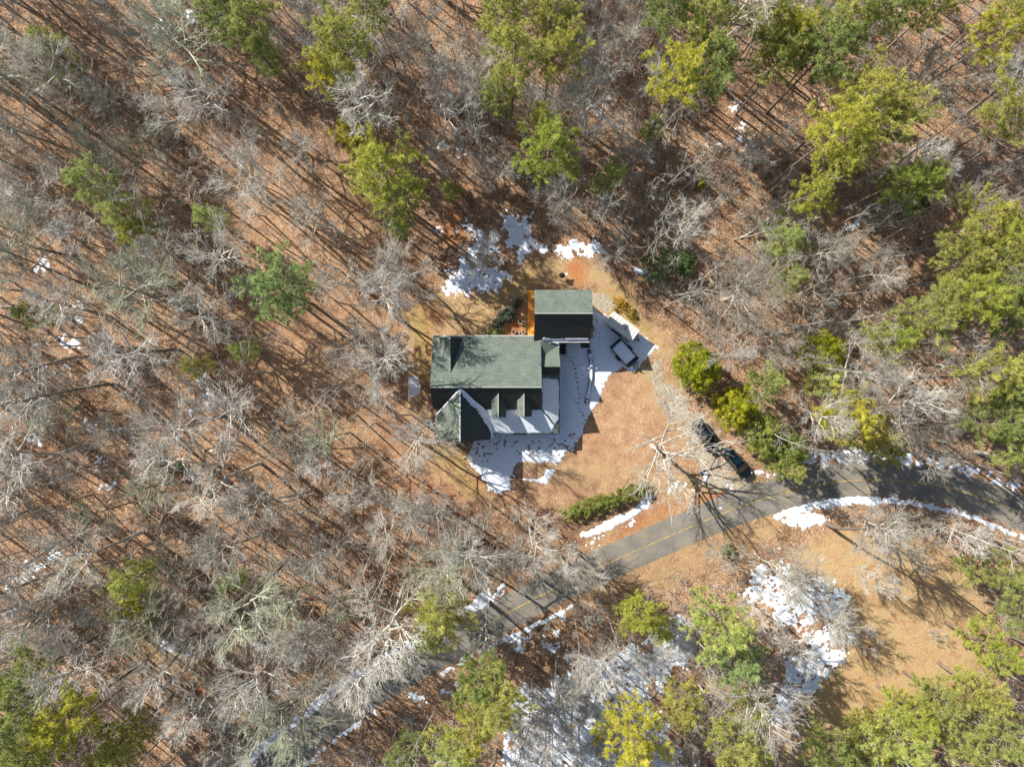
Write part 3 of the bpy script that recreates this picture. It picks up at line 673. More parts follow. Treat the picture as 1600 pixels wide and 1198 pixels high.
# ------------------------------------------------------------------ garage
G = empty('garage'); tag(G, 'detached green roofed garage with one steep black slope, behind the house', 'garage')
g_r0 = Q(835.5,490.5,8.0); g_r1 = Q(926.5,488.5,8.0); g_r0.y = g_r1.y = (g_r0.y+g_r1.y)/2
gn0 = Q(834,453.5,6.9); gn1 = Q(923.5,452.8,6.9); gn0.y = gn1.y; gn0.x = g_r0.x; gn1.x = g_r1.x
gs0 = Q(837,533,4.5); gs1 = Q(925,533,4.5); gs0.y = gs1.y; gs0.x = g_r0.x; gs1.x = g_r1.x
gr = roofplane('roof', [g_r0, g_r1, gn1, gn0], M['shingle'], G)
roofplane('roof', [g_r0, g_r1, gs1, gs0], M['wet'], G, label='steep roof slope painted near-black for its shade')
MB().bar(g_r0+Vector((0,0,.02)), g_r1+Vector((0,0,.02)), .14, .06).build('ridge_cap', M['cap'], G)
snow_on((g_r0, g_r1, gs1), 'snow_cover', G, [(gs0.x+1.0, gs0.y), (gs1.x-.1, gs1.y), (gs1.x-.1, gs1.y+.42), (gs0.x+2.2, gs0.y+.34), (gs0.x+1.0, gs0.y+.5)], seed=9, amp=.06)
MB().bar(gs0+Vector((2.3,-.08,-.1)), gs1+Vector((0,-.08,-.1)), .12, .12).build('gutter', M['white'], G)
gx0, gx1 = g_r0.x+.3, g_r1.x-.3; gyN = gn0.y-.3; gyS = gs0.y+.35
gw = MB().prism([(gx0, gyS), (gx1, gyS), (gx1, gyN), (gx0, gyN)], -.2, 4.4)
for xx in (gx0, gx1):
    gw.poly([(xx, gyS, 4.39), (xx, g_r0.y, 7.8), (xx, gyN, 6.75), (xx, gyN, 4.39)])
gw.poly([(gx0, gyN, 4.39), (gx1, gyN, 4.39), (gx1, gyN, 6.75), (gx0, gyN, 6.75)])
gw.build('wall', M['logwall'], G)
for y_ in (6.9, 9.5):
    d_ = MB().box(gx1+.03, y_, 1.2, .08, 2.3, 2.3).build('garage_door', M['white'], G)
    MB().box(gx1+.09, y_, .7, .05, .3, .05).build('handle', M['black'], d_)
for x_ in (4.4, 7.4):
    o = MB().box(x_, gyN+.02, 4.9, 1.1, .08, 1.2).build('window', M['white'], G); MB().box(x_, gyN+.02, 4.9, .94, .12, 1.04).build('pane', M['glass'], o)

# orange walkway deck by the garage
dk0 = P(825.5,453); dk1 = P(836,526)
dk = empty('deck', ((dk0.x+dk1.x)/2, (dk0.y+dk1.y)/2, 0)); tag(dk, 'narrow bright orange wooden deck along the left side of the garage', 'deck')
L_ = dk0.y-dk1.y; mb = MB(); nb = int(L_/.14)
for k in range(nb): mb.box(0, -L_/2+.07+k*.14, .28, 1.0, .132, .035)
mb.build('deck_boards', M['deck'], dk)
mb = MB()
for sx in (-.42, 0, .42): mb.box(sx, 0, .2, .05, L_-.1, .12)
for sx in (-.42, .42):
    for k in range(5): mb.box(sx, -L_/2+.2+k*(L_-.4)/4, .06, .1, .1, .2)
mb.build('joists', M['deck'], dk)

# ------------------------------------------------------------------ curved low wall, steps, small yard things
cw = spline([P(x, y).to_2d() for x, y in [(919.5,546),(922,557),(923.5,572),(923,590),(920.5,606),(918,618),(915.5,630)]], .3)
def wallstrip(name, line, half, z0, z1, mat, parent=None, jit=0.0):
    V = []; rs = random.Random(2); n = len(line)
    for i, p in enumerate(line):
        t = (line[min(i+1, n-1)]-line[max(i-1, 0)]).normalized(); s_ = Vector((-t.y, t.x)); h_ = half*(1+rs.uniform(-jit, jit))
        for u, z in ((-1, z0), (-1, z1), (-.6, z1+.02), (.6, z1+.02), (1, z1), (1, z0)):
            q = p+s_*u*h_; V.append((q.x, q.y, z))
    F = [(i*6+c, i*6+c+1, (i+1)*6+c+1, (i+1)*6+c) for i in range(n-1) for c in range(5)]
    return mesh_np(name, V, F, mat, parent)
rw = empty('low_wall', (cw[0].x, cw[0].y, 0)); tag(rw, 'low curved dark garden wall with snow on top beside the snowy walkway', 'garden wall')
o = wallstrip('wall', [p-cw[0] for p in cw], .22, -.1, .36, M['oldwood'], rw)
o = wallstrip('snow_cover', [p-cw[0] for p in cw[2:-2]], .16, .36, .44, M['snow'], rw, .35)
sp_ = P(914,539)
stp = empty('stoop', (sp_.x, sp_.y, 0)); tag(stp, 'small dark stoop with steps at the garage corner, dusted with snow', 'steps')
for k, (y_, z_) in enumerate(((.5, .36), (.15, .24), (-.2, .12))):
    MB().box(0, y_, z_/2, 1.1, .33, z_).build('step', M['darkwood'], stp)
MB().box(.0, .5, .385, .95, .27, .05, bev=.02).build('snow_cover', M['snow'], stp)
mb = MB()
for sx in (-.55, .55):
    mb.box(sx, .62, .75, .06, .06, 1.1); mb.box(sx, -.3, .5, .06, .06, 1.0); mb.bar((sx, .62, 1.28), (sx, -.3, .98), .06)
mb.build('handrail', M['darkwood'], stp)
sp_ = P(879.5,549)
stp2 = empty('side_steps', (sp_.x, sp_.y, 0)); tag(stp2, 'narrow dark side steps with railing against the house connector', 'steps')
for k in range(3): MB().box(0, .7-.45*k, .2-.05*k, .7, .42, .4-.1*k).build('step', M['darkwood'], stp2)
mb = MB()
for y_ in (-.7, .1, .95): mb.box(.36, y_, .7, .06, .06, 1.2)
mb.bar((.36, -.7, 1.28), (.36, .95, 1.28), .06); mb.build('handrail', M['grey'], stp2)

def pot(px, py, s, lab):
    p = P(px, py); o = empty('plant_pot', p); tag(o, lab, 'plant pot', 'pots by the orange deck')
    mb = MB(); prof = [(.16, 0), (.21, .28), (.24, .30), (.24, .36), (.19, .36), (.18, .30)]; seg = 18
    rings = [[mb.bm.verts.new((r_*s*math.cos(2*math.pi*i/seg), r_*s*math.sin(2*math.pi*i/seg), z*s)) for i in range(seg)] for r_, z in prof]
    for a, b in zip(rings[:-1], rings[1:]):
        for i in range(seg): mb.bm.faces.new((a[i], a[(i+1) % seg], b[(i+1) % seg], b[i]))
    mb.bm.faces.new(rings[0][::-1]); mb.build('pot', M['terracotta'], o, smooth=True)
    MB().cyl((0, 0, .27*s), .182*s, .06*s, 18).build('soil', M['soil'], o)
pot(802.7,518.5,1.25,'round clay pot standing alone nearest the blue green shrub')
pot(813.8,521,1.1,'clay pot beside the house eave, left one of the lower pair')
pot(817.5,519.5,1.1,'clay pot beside the house eave, right one of the lower pair')
pot(813,503.5,1.3,'clay pot in the upper pair, the one further from the deck')
pot(817.5,505,1.2,'clay pot in the upper pair, the one closer to the deck')
p = P(877.5,432); o = empty('grill', p, .3); tag(o, 'round dark kettle grill on the lawn behind the garage', 'grill')
mb = MB(); bmesh.ops.create_uvsphere(mb.bm, u_segments=20, v_segments=12, radius=.36, matrix=Matrix.Translation((0,0,.95)) @ Matrix.Diagonal((1,1,.85,1))); mb.build('bowl', M['black'], o, smooth=True)
for k in range(3): MB().bar((.2*math.cos(k*2.09), .2*math.sin(k*2.09), .8), (.38*math.cos(k*2.09), .38*math.sin(k*2.09), 0), .04).build('leg', M['black'], o)
MB().cyl((0,0,1.28), .035, .08, 10).build('handle', M['grey'], o)
MB().box(.55, 0, .85, .35, .3, .03).build('side_shelf', M['white'], o)
p = P(671,660.5); o = empty('air_conditioner', p); tag(o, 'white boxy outdoor unit beside the left wall of the house', 'air conditioner')
MB().box(0, 0, .42, .72, .72, .76, bev=.03).build('housing', M['white'], o); MB().cyl((0,0,.815), .28, .03, 24).build('fan_grille', M['grey'], o)
MB().box(0, 0, .02, .9, .9, .06).build('pad', M['concrete'], o)
# white trellis fence left of the house
p0 = P(640.5,586); p1 = P(641,625)
f = empty('trellis_fence', p1); tag(f, 'thin white trellis fence left of the house beside a snow patch', 'fence')
LL = p0.y-p1.y
for k in range(4): MB().box(0, LL*k/3, .75, .07, .07, 1.5).build('post', M['white'], f)
mb = MB(); 
for z_ in (.35, .9, 1.4): mb.box(0, LL/2, z_, .035, LL, .06)
for k in range(1, 18): mb.box(.02, LL*k/18, .85, .02, .025, 1.2)
mb.build('slats', M['white'], f)
# arched white edging stones
rs = random.Random(4)
for i, (x, y) in enumerate([(725,714.5),(728,713),(731,714),(734,717),(734.5,720.5)]):
    pp = P(x, y); mb = MB(); bmesh.ops.create_icosphere(mb.bm, subdivisions=2, radius=.17, matrix=Matrix.Translation((0,0,.08)) @ Matrix.Diagonal((1.1, .9, .7, 1)))
    for v in mb.bm.verts: v.co *= 1+rs.uniform(-.1, .1)
    o = mb.build('edging_stone', M['concrete']); o.location = pp
    tag(o, 'pale edging stone in the small arc off the front gable corner', 'stone', 'pale edging stones in an arc')

# ------------------------------------------------------------------ trailers
def wheel(parent, x, y, r, wd, side):
    t = MB().cyl((x, y, r), r, wd, 22, axis='Y').build('wheel', M['rubber'], parent)
    MB().cyl((x, y+side*wd*.5, r), r*.58, .03, 18, axis='Y').build('rim', M['chrome'], t)
def heading(a, b): d = P(*b)-P(*a); return math.atan2(d.y, d.x)
c = Q(973.5,509.5,2.2); th = heading((959,487),(1000,517))
T = empty('cargo_trailer', (c.x, c.y, 0), th); tag(T, 'white enclosed cargo trailer parked on the snow beside the garage', 'trailer')
Lt, Wt = 3.95, 1.62
MB().box(0, 0, 1.32, Lt, Wt, 1.66, bev=.05).build('body', M['trailerwhite'], T)
mb = MB().box(0, 0, 2.17, Lt+.04, Wt+.04, .05); mb.build('roof', M['trailerwhite'], T)
mb = MB()
for k in range(7): mb.box(-Lt/2+.28+k*.56, 0, 2.205, .035, Wt-.06, .025)
mb.build('roof_rib', M['grey'], T)
MB().box(.35, -.05, 2.25, .32, .32, .10, bev=.03).build('roof_vent', M['grey'], T)
MB().box(0, 0, .45, Lt, Wt-.1, .12).build('chassis', M['black'], T)
for s in (-1, 1):
    MB().box(0, s*(Wt/2+.012), .62, Lt, .02, .22).build('lower_trim', M['grey'], T)
    for xx in (-.45, .35): wheel(T, xx, s*(Wt/2+.10), .32, .2, s)
    MB().box(-.05, s*(Wt/2+.11), .70, 1.7, .24, .05, bev=.02).build('fender', M['black'], T)
MB().bar((Lt/2-.1, .5, .45), (Lt/2+.95, 0, .45), .08).bar((Lt/2-.1, -.5, .45), (Lt/2+.95, 0, .45), .08).build('tongue', M['black'], T)
MB().cyl((Lt/2+.75, 0, .45), .05, .8, 10).box(Lt/2+.75, 0, .85, .18, .12, .12).build('hitch_jack', M['black'], T)
MB().box(-Lt/2-.015, 0, 1.3, .02, Wt-.2, 1.5).build('rear_door', M['trailerwhite'], T)
MB().box(.9, -Wt/2-.02, 1.25, .7, .02, 1.4).build('side_door', M['trailerwhite'], T)

c = P(974.5,552.5); th = heading((961,537.5),(987,567))
T = empty('utility_trailer', (c.x, c.y, 0), th); tag(T, 'black open utility trailer with its bed full of snow', 'trailer')
Lt, Wt = 3.25, 1.75
MB().box(0, 0, .55, Lt, Wt, .07).build('bed', M['darkwood'], T)
mb = MB()
for z_ in (.62, .98):
    for s in (-1, 1): mb.box(0, s*Wt/2, z_, Lt, .07, .07)
    mb.box(Lt/2, 0, z_, .07, Wt, .07); mb.box(-Lt/2, 0, z_, .07, Wt, .07)
for k in range(5):
    for s in (-1, 1): mb.box(-Lt/2+k*Lt/4, s*Wt/2, .8, .06, .06, .4)
mb.build('side_rail', M['black'], T)
X_, Y_ = np.meshgrid(np.linspace(-Lt/2+.12, Lt/2-.42, 40), np.linspace(-Wt/2+.08, Wt/2-.08, 24))
Z_ = .70+.03*fbm(X_, Y_, .6, 3, 3); n1 = X_.shape[1]; q = (np.arange(23)[:, None]*n1+np.arange(39)[None]).ravel()
mesh_np('snow_load', np.stack([X_.ravel(), Y_.ravel(), Z_.ravel()], 1), np.stack([q, q+1, q+n1+1, q+n1], 1), M['snow'], T, smooth=True)
MB().box(Lt/2-.2, 0, .72, .36, Wt-.2, .12).build('tool_box', M['black'], T)
MB().box(Lt/2+.22, 0, .58, .42, Wt-.5, .03).build('front_plate', M['grey'], T)
MB().box(-Lt/2-.14, 0, .75, .2, Wt, .4).build('tail_gate', M['black'], T)
for s in (-1, 1):
    wheel(T, -.1, s*(Wt/2+.17), .33, .2, s); MB().box(-.1, s*(Wt/2+.17), .7, .85, .26, .05, bev=.02).build('fender', M['black'], T)
MB().bar((Lt/2, .5, .5), (Lt/2+1.1, 0, .5), .07).bar((Lt/2, -.5, .5), (Lt/2+1.1, 0, .5), .07).build('tongue', M['black'], T)
MB().cyl((Lt/2+.95, 0, .5), .05, .7, 10).build('hitch_jack', M['black'], T)

# ------------------------------------------------------------------ cars (front towards +x)
def car(c, th, L, W, hgt, paint, glass, label, suv=True):
    o = empty('car', (c.x, c.y, float(ground(c.x, c.y))+.03), th); tag(o, label, 'car', 'cars parked on the driveway')
    nst = 25; nr = 20; V = []; F = []
    for i in range(nst):
        u = -1+2*i/(nst-1); x = u*L/2
        edge = (1-abs(u)**(5.5 if u > 0 else 8))**0.5 if abs(u) < 1 else 0.0
        hw = W/2*(0.80+0.20*edge if abs(u) < .999 else .70); hw *= (1-(.30 if u > 0 else .16)*max(0, (abs(u)-.62)/.38)**2.4)
        zt = .98 if u < .35 else .98-.20*((u-.35)/.65)**1.6
        if u < -.85: zt -= .10*((-u-.85)/.15)
        zb = .28+.10*max(0, (abs(u)-.85)/.15)
        for k in range(nr):
            a = 2*math.pi*k/nr; ca_, sa_ = math.cos(a), math.sin(a)
            yy = hw*math.copysign(abs(ca_)**.45, ca_); zz = (zt+zb)/2+(zt-zb)/2*math.copysign(abs(sa_)**.5, sa_)
            if zz > .7: yy *= .965
            V.append((x, yy, zz))
    for i in range(nst-1):
        for k in range(nr): F.append((i*nr+k, i*nr+(k+1) % nr, (i+1)*nr+(k+1) % nr, (i+1)*nr+k))
    body = mesh_np('body', V, F, paint, o, smooth=True)
    bm = bmesh.new(); bm.from_mesh(body.data); bm.verts.ensure_lookup_table()
    bm.faces.new([bm.verts[k] for k in range(nr)][::-1]); bm.faces.new([bm.verts[(nst-1)*nr+k] for k in range(nr)])
    bmesh.ops.recalc_face_normals(bm, faces=bm.faces); bm.to_mesh(body.data); bm.free()
    # greenhouse
    xr0, xr1 = -L*.475, L*.235; tr0, tr1 = -L*.39, L*.07; zb, zt = .93, hgt-.05
    mb = MB(); wb, wt_ = W/2*.93, W/2*.76
    lo = [(xr0, -wb*.9, zb), (xr1*.9, -wb, zb), (xr1*1.12, -wb*.55, zb), (xr1*1.12, wb*.55, zb), (xr1*.9, wb, zb), (xr0, wb*.9, zb)]
    hi = [(tr0, -wt_*.94, zt), (tr1, -wt_, zt), (tr1+.1, -wt_*.55, zt), (tr1+.1, wt_*.55, zt), (tr1, wt_, zt), (tr0, wt_*.94, zt)]
    a = [mb.bm.verts.new(p) for p in lo]; b = [mb.bm.verts.new(p) for p in hi]
    for i in range(6): mb.bm.faces.new((a[i], a[(i+1) % 6], b[(i+1) % 6], b[i]))
    mb.bm.faces.new(b); mb.build('window', glass, o)
    rf = MB().prism([(p[0]*1.0, p[1]*1.02) for p in hi], zt-.005, zt+.05)
    bmesh.ops.bevel(rf.bm, geom=[e for e in rf.bm.edges if all(v.co.z > zt+.01 for v in e.verts)], offset=.04, segments=3, affect='EDGES')
    ro = rf.build('roof', paint, o)
    MB().box((tr0+tr1)/2+.35, 0, zt+.056, (tr1-tr0)*.36, W*.5, .012).build('sunroof', glass, ro)
    for s in (-1, 1):      # pillars, rails, mirrors, lamps, wheels
        mb = MB(); mb.bar((xr1*.9, s*wb, zb), (tr1, s*wt_, zt+.02), .07, .05); mb.bar((xr0, s*wb*.9, zb), (tr0, s*wt_*.94, zt+.02), .10, .05)
        mb.bar((-.25, s*wb*1.0, zb), (-.25, s*wt_, zt+.02), .07, .05); mb.build('pillar', paint, o)
        MB().bar((tr0+.15, s*wt_*.92, zt+.09), (tr1-.2, s*wt_*.95, zt+.09), .04).build('roof_rail', M['black'] if not suv else M['grey'], o)
        MB().box(xr1*.80, s*(W/2+.10), 1.0, .14, .20, .13, bev=.03).build('mirror', paint, o)
        MB().box(L/2-.20, s*W*.34, .70, .22, .30, .13, bev=.03).build('headlight', M['lens'], o)
        MB().box(-L/2+.10, s*W*.37, .82, .16, .24, .2, bev=.03).build('tail_light', M['redlens'], o)
        for xx in (-L*.30, L*.31): wheel(o, xx, s*(W/2-.10), .34, .22, s)
        MB().box(.15, s*(W/2*.985), .80, .16, .03, .03).build('door_handle', M['chrome'], o)
    MB().box(L/2-.02, 0, .55, .08, W*.55, .2, bev=.02).build('grille', M['black'], o)
    return o
car(P(1101,681), heading((1085,655),(1118,705)), 4.75, 1.72, 1.62, M['car_black'], M['glass'], 'black car under the bare oak branches, the one further from the road')
car(P(1148.5,722), heading((1128.5,699),(1166.5,743)), 4.7, 1.62, 1.62, M['car_teal'], M['glass_teal'], 'very dark teal car standing clear of branches, nearest the road')

# ------------------------------------------------------------------ tree generators
class Tubes:
    def __init__(s): s.b = {}
    def add(s, pts, r0, r1, sides=3):
        pts = np.asarray(pts, float); n = len(pts)
        s.b.setdefault((n, sides), []).append((pts, r0, r1))
    def mesh(s):
        Vs = []; Fs = []; off = 0
        for (n, k), L in s.b.items():
            Pn = np.array([l[0] for l in L]); r0 = np.array([l[1] for l in L]); r1 = np.array([l[2] for l in L]); m = len(L)
            T = np.gradient(Pn, axis=1); T /= np.linalg.norm(T, axis=2, keepdims=True)+1e-9
            ref = np.zeros((m, 1, 3)); ref[:, 0, 0] = .31; ref[:, 0, 1] = .77; ref[:, 0, 2] = .2
            al = np.abs((T.mean(1)*ref[:, 0]).sum(1)) > .75; ref[al] = np.array([.8, -.5, .1])
            U = np.cross(T, ref); U /= np.linalg.norm(U, axis=2, keepdims=True)+1e-9; W_ = np.cross(T, U)
            t = np.linspace(0, 1, n)[None, :, None]; rr = r0[:, None, None]*(1-t)+r1[:, None, None]*t
            ang = np.arange(k)*2*np.pi/k
            ring = Pn[:, :, None, :]+rr[..., None]*(U[:, :, None, :]*np.cos(ang)[None, None, :, None]+W_[:, :, None, :]*np.sin(ang)[None, None, :, None])
            Vs.append(ring.reshape(-1, 3))
            base = (np.arange(m)*n*k)[:, None, None]; i = (np.arange(n-1)*k)[None, :, None]; c = np.arange(k)[None, None, :]; c2 = (np.arange(k)+1) % k
            c2 = c2[None, None, :]
            F = np.stack([base+i+c, base+i+c2, base+i+k+c2, base+i+k+c], -1).reshape(-1, 4)
            Fs.append(F+off); off += m*n*k
        return np.concatenate(Vs), np.concatenate(Fs)
def unit(v): return v/(np.linalg.norm(v)+1e-9)
def walk(rg, p, d, L, n, wander, trop):
    pts = [p]; d = unit(d)
    for i in range(n):
        d = unit(d+rg.normal(0, wander, 3)+np.array([0, 0, trop])); pts.append(pts[-1]+d*L/n)
    return np.array(pts)
def at(pts, t):
    f = t*(len(pts)-1); i = min(int(f), len(pts)-2); f -= i
    return pts[i]*(1-f)+pts[i+1]*f, unit(pts[i+1]-pts[i])
def off_dir(rg, d, ang, az=None):
    a = np.cross(d, [0, 0, 1.0]); 
    if np.linalg.norm(a) < .05: a = np.array([1., 0, 0])
    a = unit(a); b = np.cross(d, a); az = rg.uniform(0, 2*np.pi) if az is None else az
    return unit(d*math.cos(ang)+(a*math.cos(az)+b*math.sin(az))*math.sin(ang))
def bare_proto(seed, h, cb, Lmax, nl, elev, r0, dens=1.0, wander=.10, fork=1, twr=.014):
    """trunk mesh + branch mesh of a leafless broadleaf tree"""
    rg = np.random.default_rng(seed); tk = Tubes(); br = Tubes()
    trunk = walk(rg, np.zeros(3), np.array([0, 0, 1.]), h*(cb+.12 if fork > 1 else .93), 9, .05, .05); tk.add(trunk, r0, r0*(.55 if fork > 1 else .12), 7)
    leaders = [(trunk, r0*.55)]
    if fork > 1:
        leaders = []
        e, d = at(trunk, 1.0)
        for k in range(fork):
            dd = off_dir(rg, d, R(rg.uniform(18, 42)), 2*np.pi*k/fork+rg.uniform(-.4, .4))
            l = walk(rg, e, dd, h*(1-cb-.12), 7, .09, .06); tk.add(l, r0*.5, r0*.09, 6); leaders.append((l, r0*.4))
    g = 0
    for ld, rl_ in leaders:
        nb = max(3, int(nl/len(leaders)))
        for k in range(nb):
            t = (cb+(1-cb)*(k+.5)/nb) if fork <= 1 else (.12+.85*(k+.5)/nb); t = min(.985, t+rg.uniform(-.02, .02))
            p, d = at(ld, t); az = g*2.4+rg.uniform(-.3, .3); g += 1
            f = (k+.5)/nb; el = R(elev[0]*(1-f)+elev[1]*f+rg.uniform(-8, 8))
            bd = np.array([math.cos(az)*math.cos(el), math.sin(az)*math.cos(el), math.sin(el)])
            if fork > 1: bd = unit(bd+d*.5)
            L = Lmax*(1-.55*f)*rg.uniform(.75, 1.15); r = min(rl_*(1-.6*f), .022*L+.015)
            lim = walk(rg, p, bd, L, 6, wander*.6, .04); br.add(lim, r*1.1, .018, 4)
            n2 = max(3, int((4+L*.9)*dens))
            for j in range(n2):
                t2 = .25+.72*(j+.5)/n2+rg.uniform(-.05, .05); p2, d2 = at(lim, min(.98, t2))
                L2 = L*.56*(1.15-.65*t2)*rg.uniform(.6, 1.3)
                s2 = walk(rg, p2, off_dir(rg, d2, R(rg.uniform(20, 46))), L2, 4, wander*.7, .04); br.add(s2, max(.024, r*.48), .015, 3)
                n3 = max(2, int((1.6+L2*1.35)*dens))
                for q in range(n3):
                    t3 = .2+.78*(q+.5)/n3; p3, d3 = at(s2, min(.98, t3)); L3 = max(.45, L2*.5*rg.uniform(.7, 1.3))
                    s3 = walk(rg, p3, off_dir(rg, d3, R(rg.uniform(20, 45))), L3, 2, wander*.9, .05); br.add(s3, .017, .011, 3)
                    for w_ in range(2+int(L3*1.5*dens)):
                        p4, d4 = at(s3, rg.uniform(.15, .98))
                        s4 = walk(rg, p4, off_dir(rg, d4, R(rg.uniform(20, 55))), L3*rg.uniform(.4, .8), 1, 0, .05); br.add(s4, twr, .010, 3)
    return tk.mesh(), br.mesh()

def needles(rg, centers, axes, n, L, wd):
    """n thin blades radiating around each center"""
    m = len(centers); c = np.repeat(centers, n, 0); a = np.repeat(axes, n, 0)
    d = a*rg.uniform(.1, .9, (m*n, 1))+rg.normal(0, .55, (m*n, 3)); d /= np.linalg.norm(d, axis=1, keepdims=True)
    s = np.cross(d, rg.normal(0, 1, (m*n, 3))); s /= np.linalg.norm(s, axis=1, keepdims=True)+1e-9
    l = L*rg.uniform(.6, 1.2, (m*n, 1)); w_ = wd*rg.uniform(.7, 1.3, (m*n, 1))
    V = np.stack([c-s*w_*.5, c+s*w_*.5, c+d*l], 1).reshape(-1, 3)
    return V, np.arange(len(V)).reshape(-1, 3)
def pine_proto(seed, h, cb, Lb, nb=46, tuft=12, nl=.30, nw=.05, el0=5, el1=40, lop=0.0):
    rg = np.random.default_rng(seed); tk = Tubes(); br = Tubes(); C = []; A = []
    trunk = walk(rg, np.zeros(3), np.array([0, 0, 1.]), h, 10, .012, .04); tk.add(trunk, .19, .03, 7)
    g = rg.uniform(0, 6)
    for k in range(nb):
        f = (k+.5)/nb; t = cb+(1-cb)*f; p, d = at(trunk, min(.99, t)); az = g; g += 2.4+rg.uniform(-.35, .35)
        el = R(el0*(1-f)+el1*f+rg.uniform(-8, 8))
        prof = (.55+.9*f if f < .35 else 1.0-(f-.35)/.65*.78)
        L = Lb*prof*rg.uniform(.5, 1.25)*(1+lop*math.cos(az))
        bd = np.array([math.cos(az)*math.cos(el), math.sin(az)*math.cos(el), math.sin(el)])
        lim = walk(rg, p, bd, L, 5, .09, .03); br.add(lim, .022+.012*L, .01, 4)
        n2 = 3+int(L*2.1)
        for j in range(n2):
            t2 = .28+.70*(j+.5)/n2; p2, d2 = at(lim, t2)
            s2 = walk(rg, p2, off_dir(rg, d2, R(rg.uniform(30, 65))), L*.32*(1.2-.6*t2)*rg.uniform(.7, 1.3), 3, .12, .08); br.add(s2, .012, .006, 3)
            for q in range(2+int(L*.9)):
                p3, d3 = at(s2, rg.uniform(.35, 1.0)); C.append(p3+rg.normal(0, .05, 3)); A.append(unit(d3+np.array([0, 0, .35])))
        p3, d3 = at(lim, 1.0); C.append(p3); A.append(d3)
    V, F = needles(rg, np.array(C), np.array(A), tuft, nl, nw)
    return tk.mesh(), br.mesh(), (V, F)
def leafy_proto(seed, rx, ry, h, nclump, leaf, nleaf, z0=.1, squash=1.0):
    """dense evergreen: leaf clumps on limbs spread through an uneven crown"""
    rg = np.random.default_rng(seed); tk = Tubes(); C = []
    trunk = walk(rg, np.zeros(3), np.array([0, 0, 1.]), h*.8, 6, .04, .05); tk.add(trunk, .05+.012*h, .03, 6)
    V = []; 
    lob = [(rg.uniform(0, 6.28), rg.uniform(.0, .28), rg.integers(2, 6)) for _ in range(4)]
    for k in range(nclump):
        az = rg.uniform(0, 2*np.pi); u = rg.uniform(0, 1)**.45; zf = rg.uniform(0, 1)
        out_ = math.sqrt(max(0, 1-(2*abs(zf-.35))**2.2*.8 if zf > .35 else 1-(.35-zf)*1.2))
        rr = u*out_*(1+sum(a*math.sin(nn*az+ph) for ph, a, nn in lob)*.6)
        c = np.array([rx*rr*math.cos(az), ry*rr*math.sin(az), h*(z0+(1-z0)*zf*squash)])
        if k % 4 == 0:
            s_ = np.array([0, 0, c[2]*.55]); tk.add(np.array([s_, s_*.4+c*.6, c]), .03, .008, 3)
        cr = rg.uniform(.16, .34)*(rx+ry)/2*.42+.08
        off = rg.normal(0, 1, (nleaf, 3)); off /= np.linalg.norm(off, axis=1, keepdims=True); off *= cr*rg.uniform(.4, 1, (nleaf, 1))
        pc = c+off; n_ = off/np.linalg.norm(off, axis=1, keepdims=True)+rg.normal(0, .5, (nleaf, 3))+np.array([0, 0, .4])
        n_ /= np.linalg.norm(n_, axis=1, keepdims=True)
        a_ = np.cross(n_, rg.normal(0, 1, (nleaf, 3))); a_ /= np.linalg.norm(a_, axis=1, keepdims=True); b_ = np.cross(n_, a_)
        sz = leaf*rg.uniform(.6, 1.3, (nleaf, 1))
        V.append(np.stack([pc-a_*sz, pc+b_*sz*.45, pc+a_*sz, pc-b_*sz*.45], 1))
    V = np.concatenate(V).reshape(-1, 3); return tk.mesh(), (V, np.arange(len(V)).reshape(-1, 4))

def place_copy(proto, loc, rz, s, label, cat, group, name=None):
    r = proto.copy(); COL.objects.link(r); r.location = loc; r.rotation_euler = proto.get('_r', (0, 0, 0)); r.rotation_euler[2] = rz; r.scale = s
    for ch in proto.children:
        c = ch.copy(); COL.objects.link(c); c.parent = r
    tag(r, label, cat, group); return r
# prototypes are only meshes; a thing is built from them for every place
BARE = {}
def reg_bare(key, *a, **k):
    t, b = bare_proto(*a, **k)
    BARE[key] = (t, b)
reg_bare('u0', 1, 20, .50, 5.0, 17, (22, 62), .22, dens=1.2)
reg_bare('u1', 2, 22, .55, 4.5, 16, (28, 66), .23, dens=1.2)
reg_bare('u2', 3, 18, .42, 4.6, 17, (20, 60), .20, dens=1.25)
reg_bare('u3', 4, 21, .58, 5.4, 14, (25, 60), .24, wander=.14, dens=1.15)
reg_bare('s0', 5, 15, .32, 6.8, 22, (12, 45), .30, fork=4, wander=.13, dens=1.15)
reg_bare('s1', 6, 17, .36, 6.4, 22, (15, 50), .27, fork=3, wander=.12, dens=1.25)
reg_bare('s2', 7, 13, .25, 5.4, 20, (18, 55), .22, fork=5, wander=.15, dens=1.3)
reg_bare('o0', 12, 13, .26, 8.2, 21, (5, 42), .36, fork=5, wander=.17, dens=.78)
reg_bare('t0', 8, 17, .58, 3.0, 13, (30, 65), .10, dens=1.4)
reg_bare('t1', 9, 15, .48, 3.2, 14, (28, 65), .14, dens=1.3)
reg_bare('b0', 10, 8, .12, 3.2, 18, (25, 70), .09, fork=4, dens=1.5)
reg_bare('b1', 11, 10, .15, 3.8, 20, (25, 65), .11, fork=5, dens=1.4)
HB = dict(o0=13, u0=20, u1=22, u2=18, u3=21, s0=15, s1=17, s2=13, t0=17, t1=15, b0=8, b1=10)
RB = dict(o0=8.0, u0=5.0, u1=4.6, u2=4.6, u3=5.2, s0=7.0, s1=6.6, s2=5.6, t0=2.8, t1=3.0, b0=3.2, b1=3.8)
BM = {}
def slot_obj(name, me, mat, parent):
    o = bpy.data.objects.new(name, me); link(o, parent); o.material_slots[0].link = 'OBJECT'; o.material_slots[0].material = mat; return o
